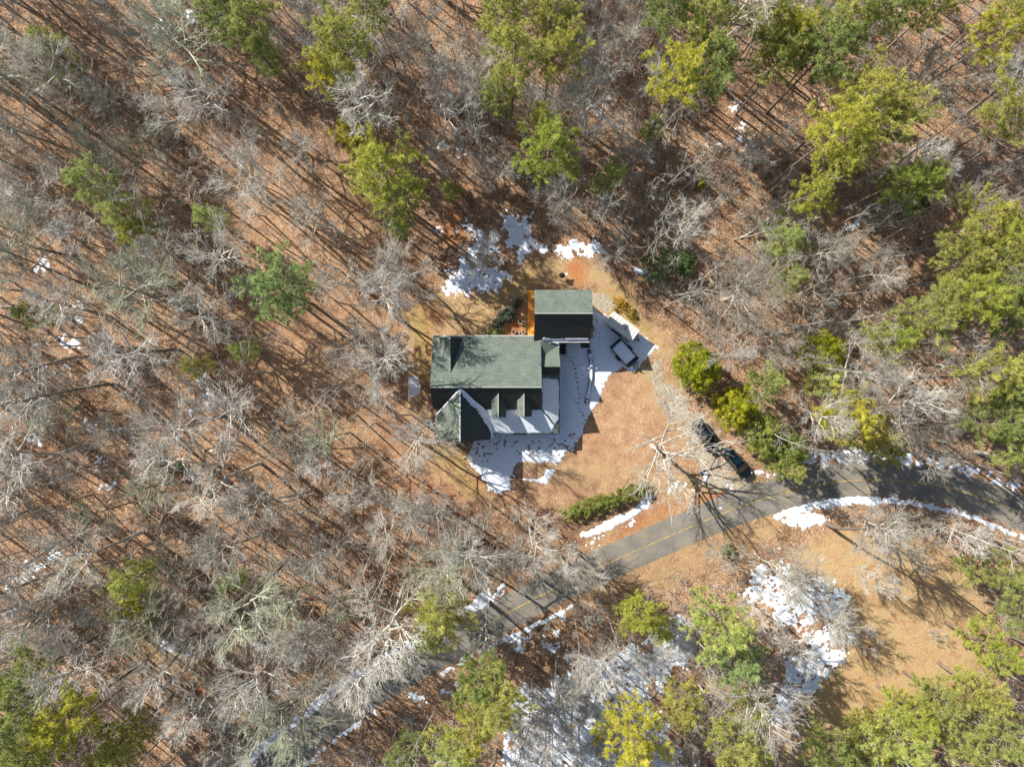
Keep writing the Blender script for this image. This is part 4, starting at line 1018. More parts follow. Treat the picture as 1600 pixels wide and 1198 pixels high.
def bare_tree(key, tone, loc, rz, s, label, group):
    if key not in BM:
        (tv, tf), (bv, bf) = BARE[key]
        BM[key] = (mesh_np('trunk', tv, tf, M['bark_grey'], obj=False, smooth=True), mesh_np('branches', bv, bf, M['bark_grey'], obj=False))
    a, b = BM[key]
    r = empty('bare_tree', loc, rz); r.scale = s; tag(r, label, 'tree', group)
    slot_obj('trunk', a, M['bark_dark' if tone != 'pale' else 'bark_grey'], r); slot_obj('branches', b, M['bark_'+tone], r); return r
PINE = {}
PINE['p0'] = pine_proto(21, 21, .62, 4.2, nb=50, tuft=11, nl=.42, nw=.06); PINE['p1'] = pine_proto(22, 23, .68, 3.8, nb=44, tuft=11, nl=.42, nw=.06)
PINE['p2'] = pine_proto(23, 17, .48, 4.0, nb=52, el0=0, tuft=11, nl=.40, nw=.06); PINE['p3'] = pine_proto(24, 12, .28, 3.0, nb=50, tuft=11, nl=.36, nw=.055)
PINE['p4'] = pine_proto(25, 20, .66, 4.4, nb=42, lop=.3, tuft=11, nl=.44, nw=.06); PINE['p5'] = pine_proto(26, 19, .56, 4.1, nb=40, lop=.45, tuft=12, nl=.44, nw=.06, el0=-5)
HP = dict(p5=19, p0=21, p1=23, p2=17, p3=12, p4=20); RP = dict(p5=3.6, p0=3.6, p1=3.2, p2=3.3, p3=2.7, p4=3.7)
PM = {}
def pine_tree(key, tone, loc, rz, s, label, group):
    if key not in PM:
        t, b, n = PINE[key]
        PM[key] = (mesh_np('trunk', *t, M['bark_pine'], obj=False, smooth=True), mesh_np('branches', *b, M['bark_pine'], obj=False), mesh_np('foliage', *n, M['needle_green'], obj=False))
    r = empty('pine_tree', loc, rz); r.scale = s; tag(r, label, 'tree', group); a, b, n = PM[key]
    link(bpy.data.objects.new('trunk', a), r); link(bpy.data.objects.new('branches', b), r); slot_obj('foliage', n, M['needle_'+tone], r)
    return r
def leafy(name, seed, px, py, rpx, h, mat, label, cat, group=None, n=None, leaf=.10, nleaf=44, rz=0, ry=None, z0=.1):
    zc = h*.55; sc = (HCAM-zc)/FPX; rx = rpx*sc; ryy = (ry or rpx)*sc
    n = n or int(60+28*rx*ryy); t, f = leafy_proto(seed, rx, ryy, h, n, leaf, nleaf, z0)
    c = P(px, py, zc); r = empty(name, (c.x, c.y, float(ground(c.x, c.y))), rz); tag(r, label, cat, group)
    link(bpy.data.objects.new('stem', mesh_np('stem', *t, M['bark_grey'], obj=False, smooth=True)), r)
    link(bpy.data.objects.new('foliage', mesh_np('foliage', *f, M[mat], obj=False)), r); return r

# ------------------------------------------------------------------ evergreens placed by hand
leafy('evergreen_tree', 31, 1090, 575, 40, 7.5, 'leaf_bright', 'round dense bright yellow-green evergreen beside the top of the driveway', 'tree', n=330, leaf=.12, nleaf=55)
leafy('evergreen_tree', 32, 1152, 636, 36, 8.0, 'leaf_bright', 'dense yellow-green evergreen right of the driveway, between the round one and the road', 'tree', n=260, leaf=.12, nleaf=50)
leafy('evergreen_tree', 33, 1190, 672, 38, 7.5, 'leaf_hedge', 'green evergreen right of the parked cars, between two yellower ones', 'tree', n=260, leaf=.11, nleaf=50)
leafy('evergreen_tree', 34, 1228, 705, 36, 7.5, 'leaf_hedge', 'mottled evergreen nearest the road right of the parked cars', 'tree', n=250, leaf=.11, nleaf=50)
leafy('evergreen_tree', 35, 1288, 547, 36, 7.0, 'leaf_bright', 'yellow-green rounded evergreen in the woods right of the driveway trees', 'tree', n=210, leaf=.11)
leafy('evergreen_tree', 36, 1292, 590, 34, 7.0, 'needle_pale', 'pale grey-green evergreen just below a yellower rounded one', 'tree', n=170, leaf=.10)
leafy('evergreen_tree', 37, 1070, 410, 20, 4.5, 'leaf_dark', 'small rich green evergreen tucked among grey trees upper right of the garage', 'tree', n=130)
leafy('evergreen_tree', 38, 1030, 412, 30, 6.0, 'leaf_dark', 'dark dull green evergreen left of the rich green one, upper right of the garage', 'tree', n=110)
leafy('evergreen_tree', 39, 1430, 318, 20, 5.0, 'leaf_dark', 'small very dark green evergreen at the edge of the fallen timber', 'tree', n=120)
leafy('evergreen_tree', 40, 1362, 1160, 42, 8.0, 'leaf_hedge', 'rounded green evergreen at the bottom edge of the golden clearing', 'tree', n=210, leaf=.12)
leafy('evergreen_tree', 41, 205, 955, 36, 7.0, 'leaf_bright', 'bushy yellow-green evergreen in the lower left woods by the dirt track', 'tree', n=220, leaf=.12)
leafy('evergreen_tree', 42, 1022, 200, 19, 6.0, 'needle_pale', 'small light green evergreen in the grey woods above the garage', 'tree', n=110)
leafy('shrub', 43, 780, 503, 17, 1.1, 'leaf_blue', 'low blue-green shrub bank left of the orange deck, its lower lobe', 'shrub', 'blue-green shrub bank', n=120, leaf=.07, rz=.6, ry=12)
leafy('shrub', 44, 797, 490, 17, 1.3, 'leaf_blue', 'low blue-green shrub bank left of the orange deck, its middle lobe', 'shrub', 'blue-green shrub bank', n=130, leaf=.07, rz=.7, ry=13)
leafy('shrub', 45, 808, 473, 9, 1.2, 'leaf_blue', 'low blue-green shrub bank left of the orange deck, its small upper lobe', 'shrub', 'blue-green shrub bank', n=70, leaf=.07)
leafy('shrub', 46, 968, 474, 14, .8, 'leaf_gold', 'golden straw-coloured shrub just above the white cargo trailer', 'shrub', 'golden shrubs', n=60, leaf=.07, nleaf=26)
leafy('shrub', 47, 987, 490, 12, .8, 'leaf_gold', 'golden straw-coloured shrub right of the white cargo trailer roof', 'shrub', 'golden shrubs', n=50, leaf=.07, nleaf=26)
leafy('shrub', 48, 772, 520, 14, .5, 'needle_pale', 'pale low shrub at the house eave below the blue-green bank', 'shrub', n=40, leaf=.06, ry=6)
leafy('shrub', 49, 285, 731, 10, 1.6, 'leaf_dark', 'single small bright green holly bush in the open left woods', 'shrub', n=70)
leafy('shrub', 50, 1096, 288, 9, 2, 'leaf_bright', 'tiny yellow-green bush in the grey woods at upper right', 'shrub', n=50)
leafy('shrub', 51, 824, 509, 4, .6, 'leaf_hedge', 'tiny green plant squeezed between the pots and the deck', 'shrub', n=18, leaf=.05)
leafy('shrub', 52, 1137, 861, 11, 1.8, 'leaf_hedge', 'small green bush just below the road right of the oak shadow', 'shrub', n=50)
leafy('shrub', 53, 720, 165, 16, 3, 'leaf_dark', 'dark green bush in the brown woods above the house, left of tall pines', 'shrub', n=70)
hc = [P(x, y) for x, y in [(890,800),(904,795),(918,790),(932,786),(946,782),(960,778),(974,773),(988,767),(1000,762)]]
hd = empty('hedge', hc[4]); tag(hd, 'long clipped-looking evergreen hedge between the front yard and the road', 'hedge')
for part in (0,):
    VV = []; FF = []; tV = []; tF = []; o1 = o2 = 0
    for i, c in enumerate(hc):
        t, f = leafy_proto(60+i, 1.35+.2*math.sin(i*2), 1.25, 1.7+.2*math.cos(i*3), 70, .075, 40)
        d_ = np.array(c-hc[4]); VV.append(f[0]+d_); FF.append(f[1]+o1); o1 += len(f[0]); tV.append(t[0]+d_); tF.append(t[1]+o2); o2 += len(t[0])
    mesh_np('foliage', np.concatenate(VV), np.concatenate(FF), M['leaf_hedge'], hd); mesh_np('stem', np.concatenate(tV), np.concatenate(tF), M['bark_grey'], hd)

# pines: crown centre px, crown radius px, proto, tone, label
PINES = [
 (72,72,32,'p3','green','lone yellowish pine near the upper left corner'),
 (350,12,44,'p2','green','big green pine cut by the top edge, left of the bare slope'),
 (395,35,34,'p1','green','dark feathery pine beside the big one at the top left edge'),
 (538,70,46,'p0','green','tall soft green pine at the top, left of the grey oaks'),
 (515,120,34,'p0','yellow','yellow-green pine directly under the tall soft green one at the top'),
 (545,205,26,'p3','yellow','small pale lime pine at the left edge of the upper brown woods'),
 (590,262,50,'p2','yellow','largest yellow-green pine above the house to the left'),
 (618,300,38,'p3','green','green pine on the lower right flank of the largest upper left pine'),
 (618,352,22,'p3','green','small thin pine above the left corner of the back yard'),
 (585,15,30,'p1','green','dark green pine at the top edge beside the tall soft green one'),
 (318,337,24,'p3','pale','small isolated grey-green pine on the open left slope'),
 (430,452,48,'p2','pale','bright fluffy pale green pine standing alone left of the house'),
 (45,488,24,'p3','green','small dull green pine by the left edge'),
 (700,293,16,'p3','green','very small green pine above the back yard'),
 (785,30,40,'p0','green','green pine at the top centre, leftmost of a group'),
 (800,90,40,'p1','green','feathery mid green pine in the top centre group'),
 (862,25,36,'p0','green','green pine at the very top edge of the centre group'),
 (860,90,38,'p4','green','mid green pine above the spreading grey oak, right one of its row'),
 (778,140,30,'p2','green','thin green pine hanging below the top centre group'),
 (848,180,26,'p3','yellow','narrow lime pine just above the wide lime pine over the garage'),
 (862,228,44,'p2','yellow','wide lime pine above the garage'),
 (955,275,26,'p3','green','pine half hidden by grey twigs upper right of the garage'),
 (1060,130,40,'p1','yellow','olive pine with a bare dark trunk right of the big grey oak'),
 (1045,10,40,'p0','green','green pine at the top edge right of centre'),
 (1105,30,44,'p0','green','dense olive pine at the top edge, left of the long pale trunk'),
 (1120,95,44,'p4','green','olive pine beneath the dense one at the top edge'),
 (1195,30,34,'p1','green','small olive pine at the top where the long pale trunk ends'),
 (1235,60,38,'p0','yellow','bright olive pine just right of the long pale trunk'),
 (1215,100,40,'p4','green','green pine below the bright olive one beside the pale trunk'),
 (1285,85,46,'p0','green','large olive pine in the upper right cluster'),
 (1325,30,36,'p1','green','olive pine at the top edge over the upper right cluster'),
 (1390,15,40,'p0','green','pine at the top edge above the long leaning trunks'),
 (1455,15,36,'p1','green','thin pine at the top edge with a very long bare trunk'),
 (1560,50,48,'p0','yellow','bright green pine in the upper right corner'),
 (1590,15,36,'p1','green','green pine in the very corner at upper right'),
 (1580,185,44,'p4','green','olive pine cut by the right edge, below the corner ones'),
 (1345,150,52,'p4','green','large open olive pine in the middle of the upper right woods'),
 (1375,190,44,'p0','green','olive pine touching the lower right of the large open one'),
 (1300,215,44,'p1','yellow','yellow-olive pine at the lower left of the large open one'),
 (1320,250,28,'p3','yellow','small bright lime pine under the large open olive one'),
 (1275,302,30,'p2','yellow','small olive pine above the wide bare grey crown on the right'),
 (1400,285,34,'p4','yellow','ochre-green pine left of the fallen timber'),
 (1445,275,30,'p2','green','ochre-green pine touching the fallen timber'),
 (1230,370,32,'p3','pale','pale thin pine among bare trees right of centre'),
 (1240,435,26,'p3','pale','tiny faint pine behind the wide bare grey crown'),
 (1550,340,48,'p0','green','broad olive pine on the right edge above the brown opening'),
 (1590,365,40,'p1','yellow','olive pine cut by the right edge above the brown opening'),
 (1495,415,42,'p4','green','olive pine at the left of the right edge group'),
 (1555,410,44,'p0','green','olive pine in the middle of the right edge group'),
 (1590,440,40,'p1','green','dense pine at the right edge in the middle of the group'),
 (1520,475,48,'p0','yellow','broad yellow-olive pine right of the small brown opening'),
 (1580,500,44,'p4','green','olive pine at the right edge below the broad yellow one'),
 (1440,500,40,'p4','green','pine growing above two crossing fallen trunks'),
 (1400,530,34,'p2','yellow','thin yellow pine left of the one over the crossing trunks'),
 (1328,655,40,'p2','yellow','rounded ochre pine just above the road bend'),
 (1375,685,34,'p3','green','green pine right of the rounded ochre one, above the road bend'),
 (1395,705,26,'p3','green','dark small pine at the snowy shoulder of the road bend'),
 (1545,590,50,'p0','green','large dull olive pine above the road at the right edge'),
 (1590,610,42,'p1','green','pine cut by the right edge above the road'),
 (1545,665,48,'p4','green','shaggy green pine above the road near the right edge'),
 (1585,705,42,'p0','green','dense green pine hanging over the road end at the right edge'),
 (1205,600,28,'p3','pale','pale green pine behind the driveway evergreens'),
 (1240,738,20,'p3','green','small green pine leaning over the road shoulder snow'),
 (690,955,44,'p2','green','green pine on the upper shoulder of the lower road'),
 (668,985,34,'p3','yellow','brighter green pine touching the lower road shoulder'),
 (755,1060,40,'p0','green','green pine under the lower road, left of the snowy wood'),
 (775,1095,40,'p1','green','dark pine at the left border of the snowy wood'),
 (740,1150,44,'p0','green','pine at the bottom edge left of the snowy wood'),
 (700,1190,36,'p1','pale','pale pine cut by the bottom edge left of the snowy wood'),
 (1005,965,34,'p3','yellow','small yellow pine just below the road centre'),
 (1030,985,24,'p3','yellow','lime pine at the upper tip of the snowy wood'),
 (1130,985,44,'p2','pale','large pale frosted-looking pine right of the snowy wood'),
 (1160,1030,38,'p2','pale','pale pine overlapping the lower side of the large pale one'),
 (990,1150,48,'p2','yellow','star-shaped bright yellow-green pine at the bottom on the snow'),
 (1070,1110,34,'p3','green','dark green pine between the snowy wood and the pale round bare tree'),
 (1150,1165,42,'p0','green','dark green pine at the bottom right of the pale round bare tree'),
 (1180,1110,30,'p3','green','small dark pine left of the narrow snow tongue'),
 (45,1060,44,'p0','green','dark green pine at the lower left edge'),
 (15,1110,44,'p1','green','deep green pine in the lower left corner'),
 (110,1120,44,'p0','yellow','brighter lime pine in the lower left corner group'),
 (75,1165,44,'p4','green','pine at the bottom edge in the lower left corner group'),
 (190,1160,36,'p2','green','green pine at the bottom edge right of the lower left group'),
 (15,1180,40,'p0','green','pine filling the lower left corner itself'),
 (160,1185,32,'p3','green','small pine at the bottom edge within the lower left group'),
 (355,915,20,'p3','green','small dark pine in the lower left brown slope'),
 (195,910,32,'p3','pale','faint grey-green pine above the bushy lower left evergreen'),
 (185,330,34,'p3','pale','green pine in the grey thicket at left'),
 (135,285,30,'p2','pale','grey-green pine in the grey thicket, the topmost there'),
 (205,365,26,'p3','green','small green pine at the lower side of the grey thicket'),
 (375,548,22,'p3','pale','small grey-green pine below the fluffy lone pine'),
 (300,570,20,'p3','green','little dark green pine on the open left slope'),
 (405,80,26,'p3','pale','faint green pine on the upper left bare slope'),
 (1568,900,42,'p3','green','olive pine right of the golden clearing at the edge'),
 (1565,1020,42,'p3','yellow','olive pine at the middle right of the golden clearing'),
 (1590,960,34,'p1','green','thin pine at the right edge beside the clearing'),
 (1550,1090,42,'p3','green','green pine at the lower right of the clearing'),
 (1480,1100,36,'p3','green','pine at the bottom rim of the golden clearing'),
 (1435,1125,32,'p3','yellow','yellowish pine at the bottom rim of the golden clearing'),
 (1500,1160,42,'p3','green','green pine near the bottom right corner'),
 (1575,1160,42,'p2','green','pine in the bottom right corner'),
 (1420,1170,40,'p3','pale','pale green pine at the bottom edge below the clearing'),
 (1310,1185,40,'p3','green','small pine at the bottom edge left of the rounded evergreen'),
 (1180,1185,30,'p3','green','little dark pine at the bottom edge below the snow tongue'),
 (625,1190,30,'p3','green','small pine at the bottom edge just right of the road'),
 (1290,640,0,'p3','green','')]
TREES = []      # (x, y, what) for spacing and labels
LAND = []       # landmarks used by automatic labels: (px, py, phrase)
rs = random.Random(11)
for (px, py, rp, k, tone, lab) in PINES:
    if not rp: continue
    if k == 'p0' and rs.random() < .4: k = 'p5'
    zc = HP[k]*.78; c = P(px, py, zc); sc = rp*(HCAM-zc)/FPX/RP[k]; sc = max(.55, min(1.4, sc*(1.15 if px < 1450 else .98)))
    hs = .5+.5*sc if sc < 1 else min(1.1, sc)
    # keep crown centre: re-solve with the scaled height
    zc = HP[k]*.78*hs; c = P(px, py, zc)
    pine_tree(k, tone, (c.x, c.y, float(ground(c.x, c.y))-.05), rs.uniform(0, 6.28), (sc, sc, hs), lab, 'pines in the woods')
    TREES.append((c.x, c.y, 2.0))

# bare trees placed by hand
BARES = [
 (1040,706,96,'o0','pale','big pale spreading oak in the front yard left of the parked cars'),
 (742,388,46,'s2','pale','pale twiggy tree standing over snow in the back yard'),
 (930,160,74,'s1','pale','wide pale grey oak with radiating limbs above the garage'),
 (1000,75,58,'s2','pale','fan-shaped pale tree at the top right of centre'),
 (705,165,74,'s0','grey','broad grey tree in the brown woods above the house'),
 (680,55,60,'s1','grey','grey spreading tree near the top edge left of centre'),
 (765,275,46,'s2','grey','rounded grey tree above the snow of the back yard'),
 (890,320,52,'s2','grey','grey twiggy tree directly above the garage'),
 (985,255,46,'s2','grey','grey tree upper right of the garage with a forked stem'),
 (1065,340,48,'s2','pale','dense pale tree right of the garage woods edge'),
 (962,400,34,'b1','pale','drooping pale small tree above the golden shrubs'),
 (1180,222,44,'s2','pale','fan of pale branches in the upper right woods'),
 (1165,455,76,'s0','pale','largest pale crown right of the garage with crooked limbs'),
 (1205,540,46,'s2','pale','whitish bare tree above the driveway evergreens'),
 (1440,650,74,'s1','pale','white-limbed bare tree above the road bend'),
 (1405,835,62,'s2','pale','pale round bare tree below the road bend at the clearing'),
 (1378,900,34,'b1','pale','small whitish tree left of the golden clearing'),
 (1215,890,64,'s2','pale','silvery tree below the road, left of the clearing'),
 (1250,918,50,'s2','pale','silvery tree right of the other silvery one over patchy snow below the road'),
 (1200,965,40,'b1','pale','low silvery tree at the left border of the patchy snow below the road'),
 (1290,965,50,'s2','pale','silvery tree over patchy snow left of the clearing'),
 (1255,1000,44,'u2','grey','grey tree leaning over the narrow snow tongue'),
 (1118,1110,58,'s2','pale','pale round bare tree near the bottom, left of the snow tongue'),
 (890,1130,62,'u2','grey','grey tree in the middle of the snowy wood'),
 (960,1050,48,'u2','pale','pale tree at the top of the snowy wood'),
 (830,845,64,'s1','pale','pale spreading tree above the road, left of the hedge'),
 (905,880,52,'s2','pale','pale branching tree right at the road edge below the hedge'),
 (575,1070,66,'u0','pale','large pale tree overhanging the lower road'),
 (620,820,66,'s1','pale','pale spreading tree below the house at left'),
 (760,975,46,'u2','pale','pale tree arching over the road above the small snow patch'),
 (330,990,50,'u2','grey','grey tree in the lower left beside the dirt track'),
 (300,1130,58,'u0','pale','big pale fan near the bottom left'),
 (480,860,46,'u2','grey','grey tree on the slope lower left of the house'),
 (230,80,56,'s2','grey','grey tree crown over snow near the top left'),
 (140,250,54,'s2','green','grey-green tree crown in the left thicket'),
 (225,235,46,'s2','green','mossy grey crown in the left thicket, right of the other'),
 (465,245,44,'u3','grey','forked thin tree on the open slope upper left of the house'),
 (490,350,50,'u0','pale','pale branching tree on the slope upper left of the house'),
 (60,640,46,'u2','green','grey-green tree at the left edge over snow spots'),
 (185,680,48,'u3','pale','tree with a pale leaning trunk in the left woods'),
 (1130,875,34,'b1','pale','small pale tree right below the road bend start'),
 (1540,310,36,'b1','pale','pale brushy tree by the fallen timber'),
 (1490,250,40,'u2','grey','grey tree above the fallen timber'),
 (1345,1000,26,'b0','grey','small twiggy tree on the right rim of the snow tongue'),
 (1465,993,11,'b0','grey','tiny lone twiggy sapling in the golden clearing'),
 (1380,420,46,'u3','pale','pale-stemmed tree at the small brown opening on the right'),
 (1195,330,30,'b1','pale','pale low tree between grey ones right of centre top'),
 (840,160,30,'b1','grey','small grey tree squeezed between lime pines and the wide oak'),
 (835,1115,48,'u2','pale','pale tree in the left half of the snowy wood'),
 (925,1090,46,'s2','pale','forked pale tree in the middle top of the snowy wood'),
 (905,1035,34,'b1','grey','small grey tree at the upper border of the snowy wood'),
 (860,1175,46,'u3','pale','pale tree cut by the bottom edge in the snowy wood'),
 (1060,1010,34,'b1','grey','grey brushy tree right of the snowy wood'),
 (935,1175,44,'s2','grey','grey tree at the bottom edge left of the star-shaped pine'),
 (1430,240,44,'u0','pale','tree with the long pale trunk in the right upper woods'),
]
def yaw_to_face(x, y): return math.atan2(y, x)
for (px, py, rp, k, tone, lab) in BARES:
    zc = HB[k]*.72; c = P(px, py, zc); sc = rp*(HCAM-zc)/FPX/RB[k]; hs = min(1.15, max(.35, sc))
    if k[0] == 'b': hs = min(1.1, max(.3, sc))
    zc = HB[k]*.72*hs; c = P(px, py, zc); sc = rp*(HCAM-zc)/FPX/RB[k]
    bare_tree(k, tone, (c.x, c.y, float(ground(c.x, c.y))-.05), rs.uniform(0, 6.28), (sc, sc, hs), lab, 'bare trees of the woods')
    TREES.append((c.x, c.y, 3.0 if sc > .6 else 1.5))

# ------------------------------------------------------------------ the rest of the bare wood
NOGO = [PA(p) for p in (
    [(648,640),(640,560),(660,500),(690,400),(700,395),(830,395),(960,400),(1010,460),(1050,540),(1090,560),(1200,740),(1190,770),(1060,800),(1010,835),(900,850),(880,800),(860,775),(740,770),(670,720)],
    [(1300,850),(1440,850),(1520,880),(1540,960),(1530,1040),(1490,1080),(1400,1095),(1340,1130),(1250,1180),(1230,1110),(1290,1060),(1340,990),(1310,900)],
    [(1180,860),(1420,830),(1300,1020),(1240,1130),(1190,1140)],
    [(695,300),(800,305),(900,375),(850,402),(700,400)],
    [(1010,800),(1230,800),(1180,845),(1000,900),(960,920),(930,900)])]
road2 = np.array([(p.x, p.y) for p in cl])
BX = np.arange(-100, 100.01, .4); BY = np.arange(-85, 85.01, .4); BGX, BGY = np.meshgrid(BX, BY)
BM_ = np.zeros(BGX.shape, bool)
for pl in NOGO: BM_ |= sdpoly(BGX, BGY, pl) > -0.8
BM_ |= sdline(BGX, BGY, road2[::3]) < 3.4
def look(grid, x, y):
    i = int(round((x+100)/.4)); j = int(round((y+85)/.4))
    return bool(grid[j, i]) if 0 <= i < grid.shape[1] and 0 <= j < grid.shape[0] else False
def blocked(x, y): return look(BM_, x, y)
REFS = [(720,650,'the front gable of the house'),(880,490,'the garage'),(972,510,'the white cargo trailer'),(1148,722,'the teal car'),(430,452,'the fluffy lone pine'),
 (945,785,'the hedge'),(1400,980,'the golden clearing'),(1090,575,'the round bright evergreen'),(1330,745,'the road bend'),(72,72,'the lone upper left pine'),(590,262,'the largest upper left pine'),
 (862,228,'the wide lime pine'),(930,160,'the wide pale oak'),(1345,150,'the large open olive pine'),(1470,320,'the fallen timber'),(1165,455,'the crooked-limbed pale crown'),
 (690,955,'the pine by the lower road'),(205,955,'the bushy lower left evergreen'),(285,731,'the small holly bush'),(318,337,'the isolated grey-green pine'),(140,270,'the left thicket'),
 (383,1064,'the bright snow spot'),(575,1070,'the pale tree over the lower road'),(990,1150,'the star-shaped pine'),(105,530,'the snow spots at far left'),(250,48,'the snow in the upper left'),
 (538,70,'the tall soft green pine'),(1560,50,'the upper right corner pine'),(1520,475,'the broad yellow-olive pine'),(1118,1110,'the pale round bottom tree'),(742,388,'the back yard twiggy tree'),
 (320,596,'the snow patch on the left slope'),(60,890,'the striped snow at lower left'),(70,1110,'the lower left pine group'),(300,1130,'the pale bottom left fan'),(1440,650,'the white-limbed tree'),(620,820,'the spreading tree below the house'),(800,60,'the top centre pine group')]
DIRS = ['right of','lower right of','below','lower left of','left of','upper left of','above','upper right of']
used_lab = {}
def auto_label(x, y, z, adj):
    k = HCAM/(HCAM-z)
    px = CX+x/(HCAM-z)*FPX; py = CY-y/(HCAM-z)*FPX
    cands = sorted(((math.hypot(px-a, py-b), a, b, t) for a, b, t in REFS))[:9]
    for d, a, b, t in cands:
        if d < 12 or len(t.split()) > 7: continue
        ang = math.atan2(py-b, px-a); di = DIRS[int(round(ang/(math.pi/4))) % 8]
        dist = 'just' if d < 45 else ('slightly' if d < 85 else ('somewhat' if d < 135 else 'well'))
        l = f'{adj} bare tree {dist} {di} {t}'
        if l not in used_lab: used_lab[l] = 1; return l
    for adj2 in ('slim-crowned', 'thin-limbed', 'twiggy', 'crooked', 'straight-stemmed'):
        pass
    used_lab[l] += 1; return l
THICK = [PA(p) for p in ([(0,120),(330,0),(520,0),(480,130),(330,330),(200,420),(60,330)], [(560,60),(1110,20),(1110,360),(960,390),(820,320),(700,300),(560,200)],
  [(0,880),(540,850),(560,1190),(0,1190)], [(1050,380),(1330,400),(1330,560),(1120,560)], [(790,960),(1180,900),(1180,1190),(790,1190)])]
TM_ = np.zeros(BGX.shape, bool)
for pl in THICK: TM_ |= sdpoly(BGX, BGY, pl) > 0
def thick(x, y): return look(TM_, x, y)
pts = list(TREES); rr = random.Random(77); made = 0; tries = 0
BKEYS = ['u0','u1','u2','u3','t0','t1','t0','t1','u1','u3','b1','s2']
while made < 247 and tries < 9000:
    tries += 1
    px = rr.uniform(-120, 1640); py = rr.uniform(-110, 1240)
    g = P(px, py)
    if blocked(g.x, g.y): continue
    # the wood is thinner on the open slope at left centre
    dmin = 3.3
    if 330 < px < 680 and 150 < py < 800: dmin = 4.1
    if px > 1100 and py < 520: dmin = 4.0
    if any((g.x-a)**2+(g.y-b)**2 < (dmin if c < 2.5 else dmin+1.6)**2 for a, b, c in pts): continue
    k = rr.choice(BKEYS); 
    # tall stems close to the yard would hide it: keep their crowns clear
    h_ = HB[k]*rr.uniform(.78, 1.1)
    tx, ty = g.x*(HCAM/(HCAM-h_*.7)), g.y*(HCAM/(HCAM-h_*.7))
    if blocked(tx, ty) and k[0] != 't' and math.hypot(g.x, g.y) < 40: continue
    tone = rr.choice(['grey','grey','pale','green'] if px < 800 else ['grey','grey','pale'])
    hs = h_/HB[k]; sc = hs*rr.uniform(.9, 1.2)
    size = 'tall' if h_ > 19 else ('slender' if k[0] == 't' else ('low' if h_ < 11 else 'middling'))
    adj = size+' '+dict(grey='grey', pale='pale', green='grey-green')[tone]
    rv = Vector((g.x, g.y)); 
    bare_tree(k, tone, (g.x, g.y, g.z-.05), rr.uniform(0, 6.28), (sc, sc, hs), auto_label(g.x, g.y, h_*.7, adj), 'bare trees of the woods')
    pts.append((g.x, g.y, 1.0)); made += 1
print('bare infill', made, 'dup labels', sum(1 for v in used_lab.values() if v > 1))

# ------------------------------------------------------------------ undergrowth (uncountable twigs)
def undergrowth():
    rg = np.random.default_rng(91); tb = Tubes(); n = 0
    while n < 3800:
        px = rg.uniform(-60, 1660); py = rg.uniform(-60, 1260); g = P(px, py)
        d = fbm(np.array([g.x]), np.array([g.y]), 9.0, 55, 3)[0]
        d += .3 if thick(g.x, g.y) else -.12
        if d < -.05 + (.25 if 330 < px < 680 and 150 < py < 800 else 0): continue
        if blocked(g.x, g.y): continue
        n += 1; hh = rg.uniform(.8, 3.2); b0 = np.array([g.x, g.y, g.z])
        for k in range(3):
            az = rg.uniform(0, 6.28); dd = np.array([math.cos(az)*.5, math.sin(az)*.5, 1.0])
            st = walk(rg, b0, dd, hh*rg.uniform(.6, 1), 3, .15, .02); tb.add(st, .02, .011, 3)
            for j in range(6):
                p2, d2 = at(st, rg.uniform(.25, 1)); s2 = walk(rg, p2, off_dir(rg, d2, R(rg.uniform(30, 70))), hh*.32*rg.uniform(.6, 1.3), 2, .15, .03); tb.add(s2, .015, .009, 3)
                for q in range(2):
                    p3, d3 = at(s2, rg.uniform(.2, 1)); tb.add(walk(rg, p3, off_dir(rg, d3, R(45)), hh*.16, 1, 0, 0), .012, .009, 3)
    V, F = tb.mesh(); o = mesh_np('undergrowth', V, F, M['bark_grey']); tag(o, 'grey leafless brush and saplings covering the forest floor', 'undergrowth', kind='stuff')
undergrowth()
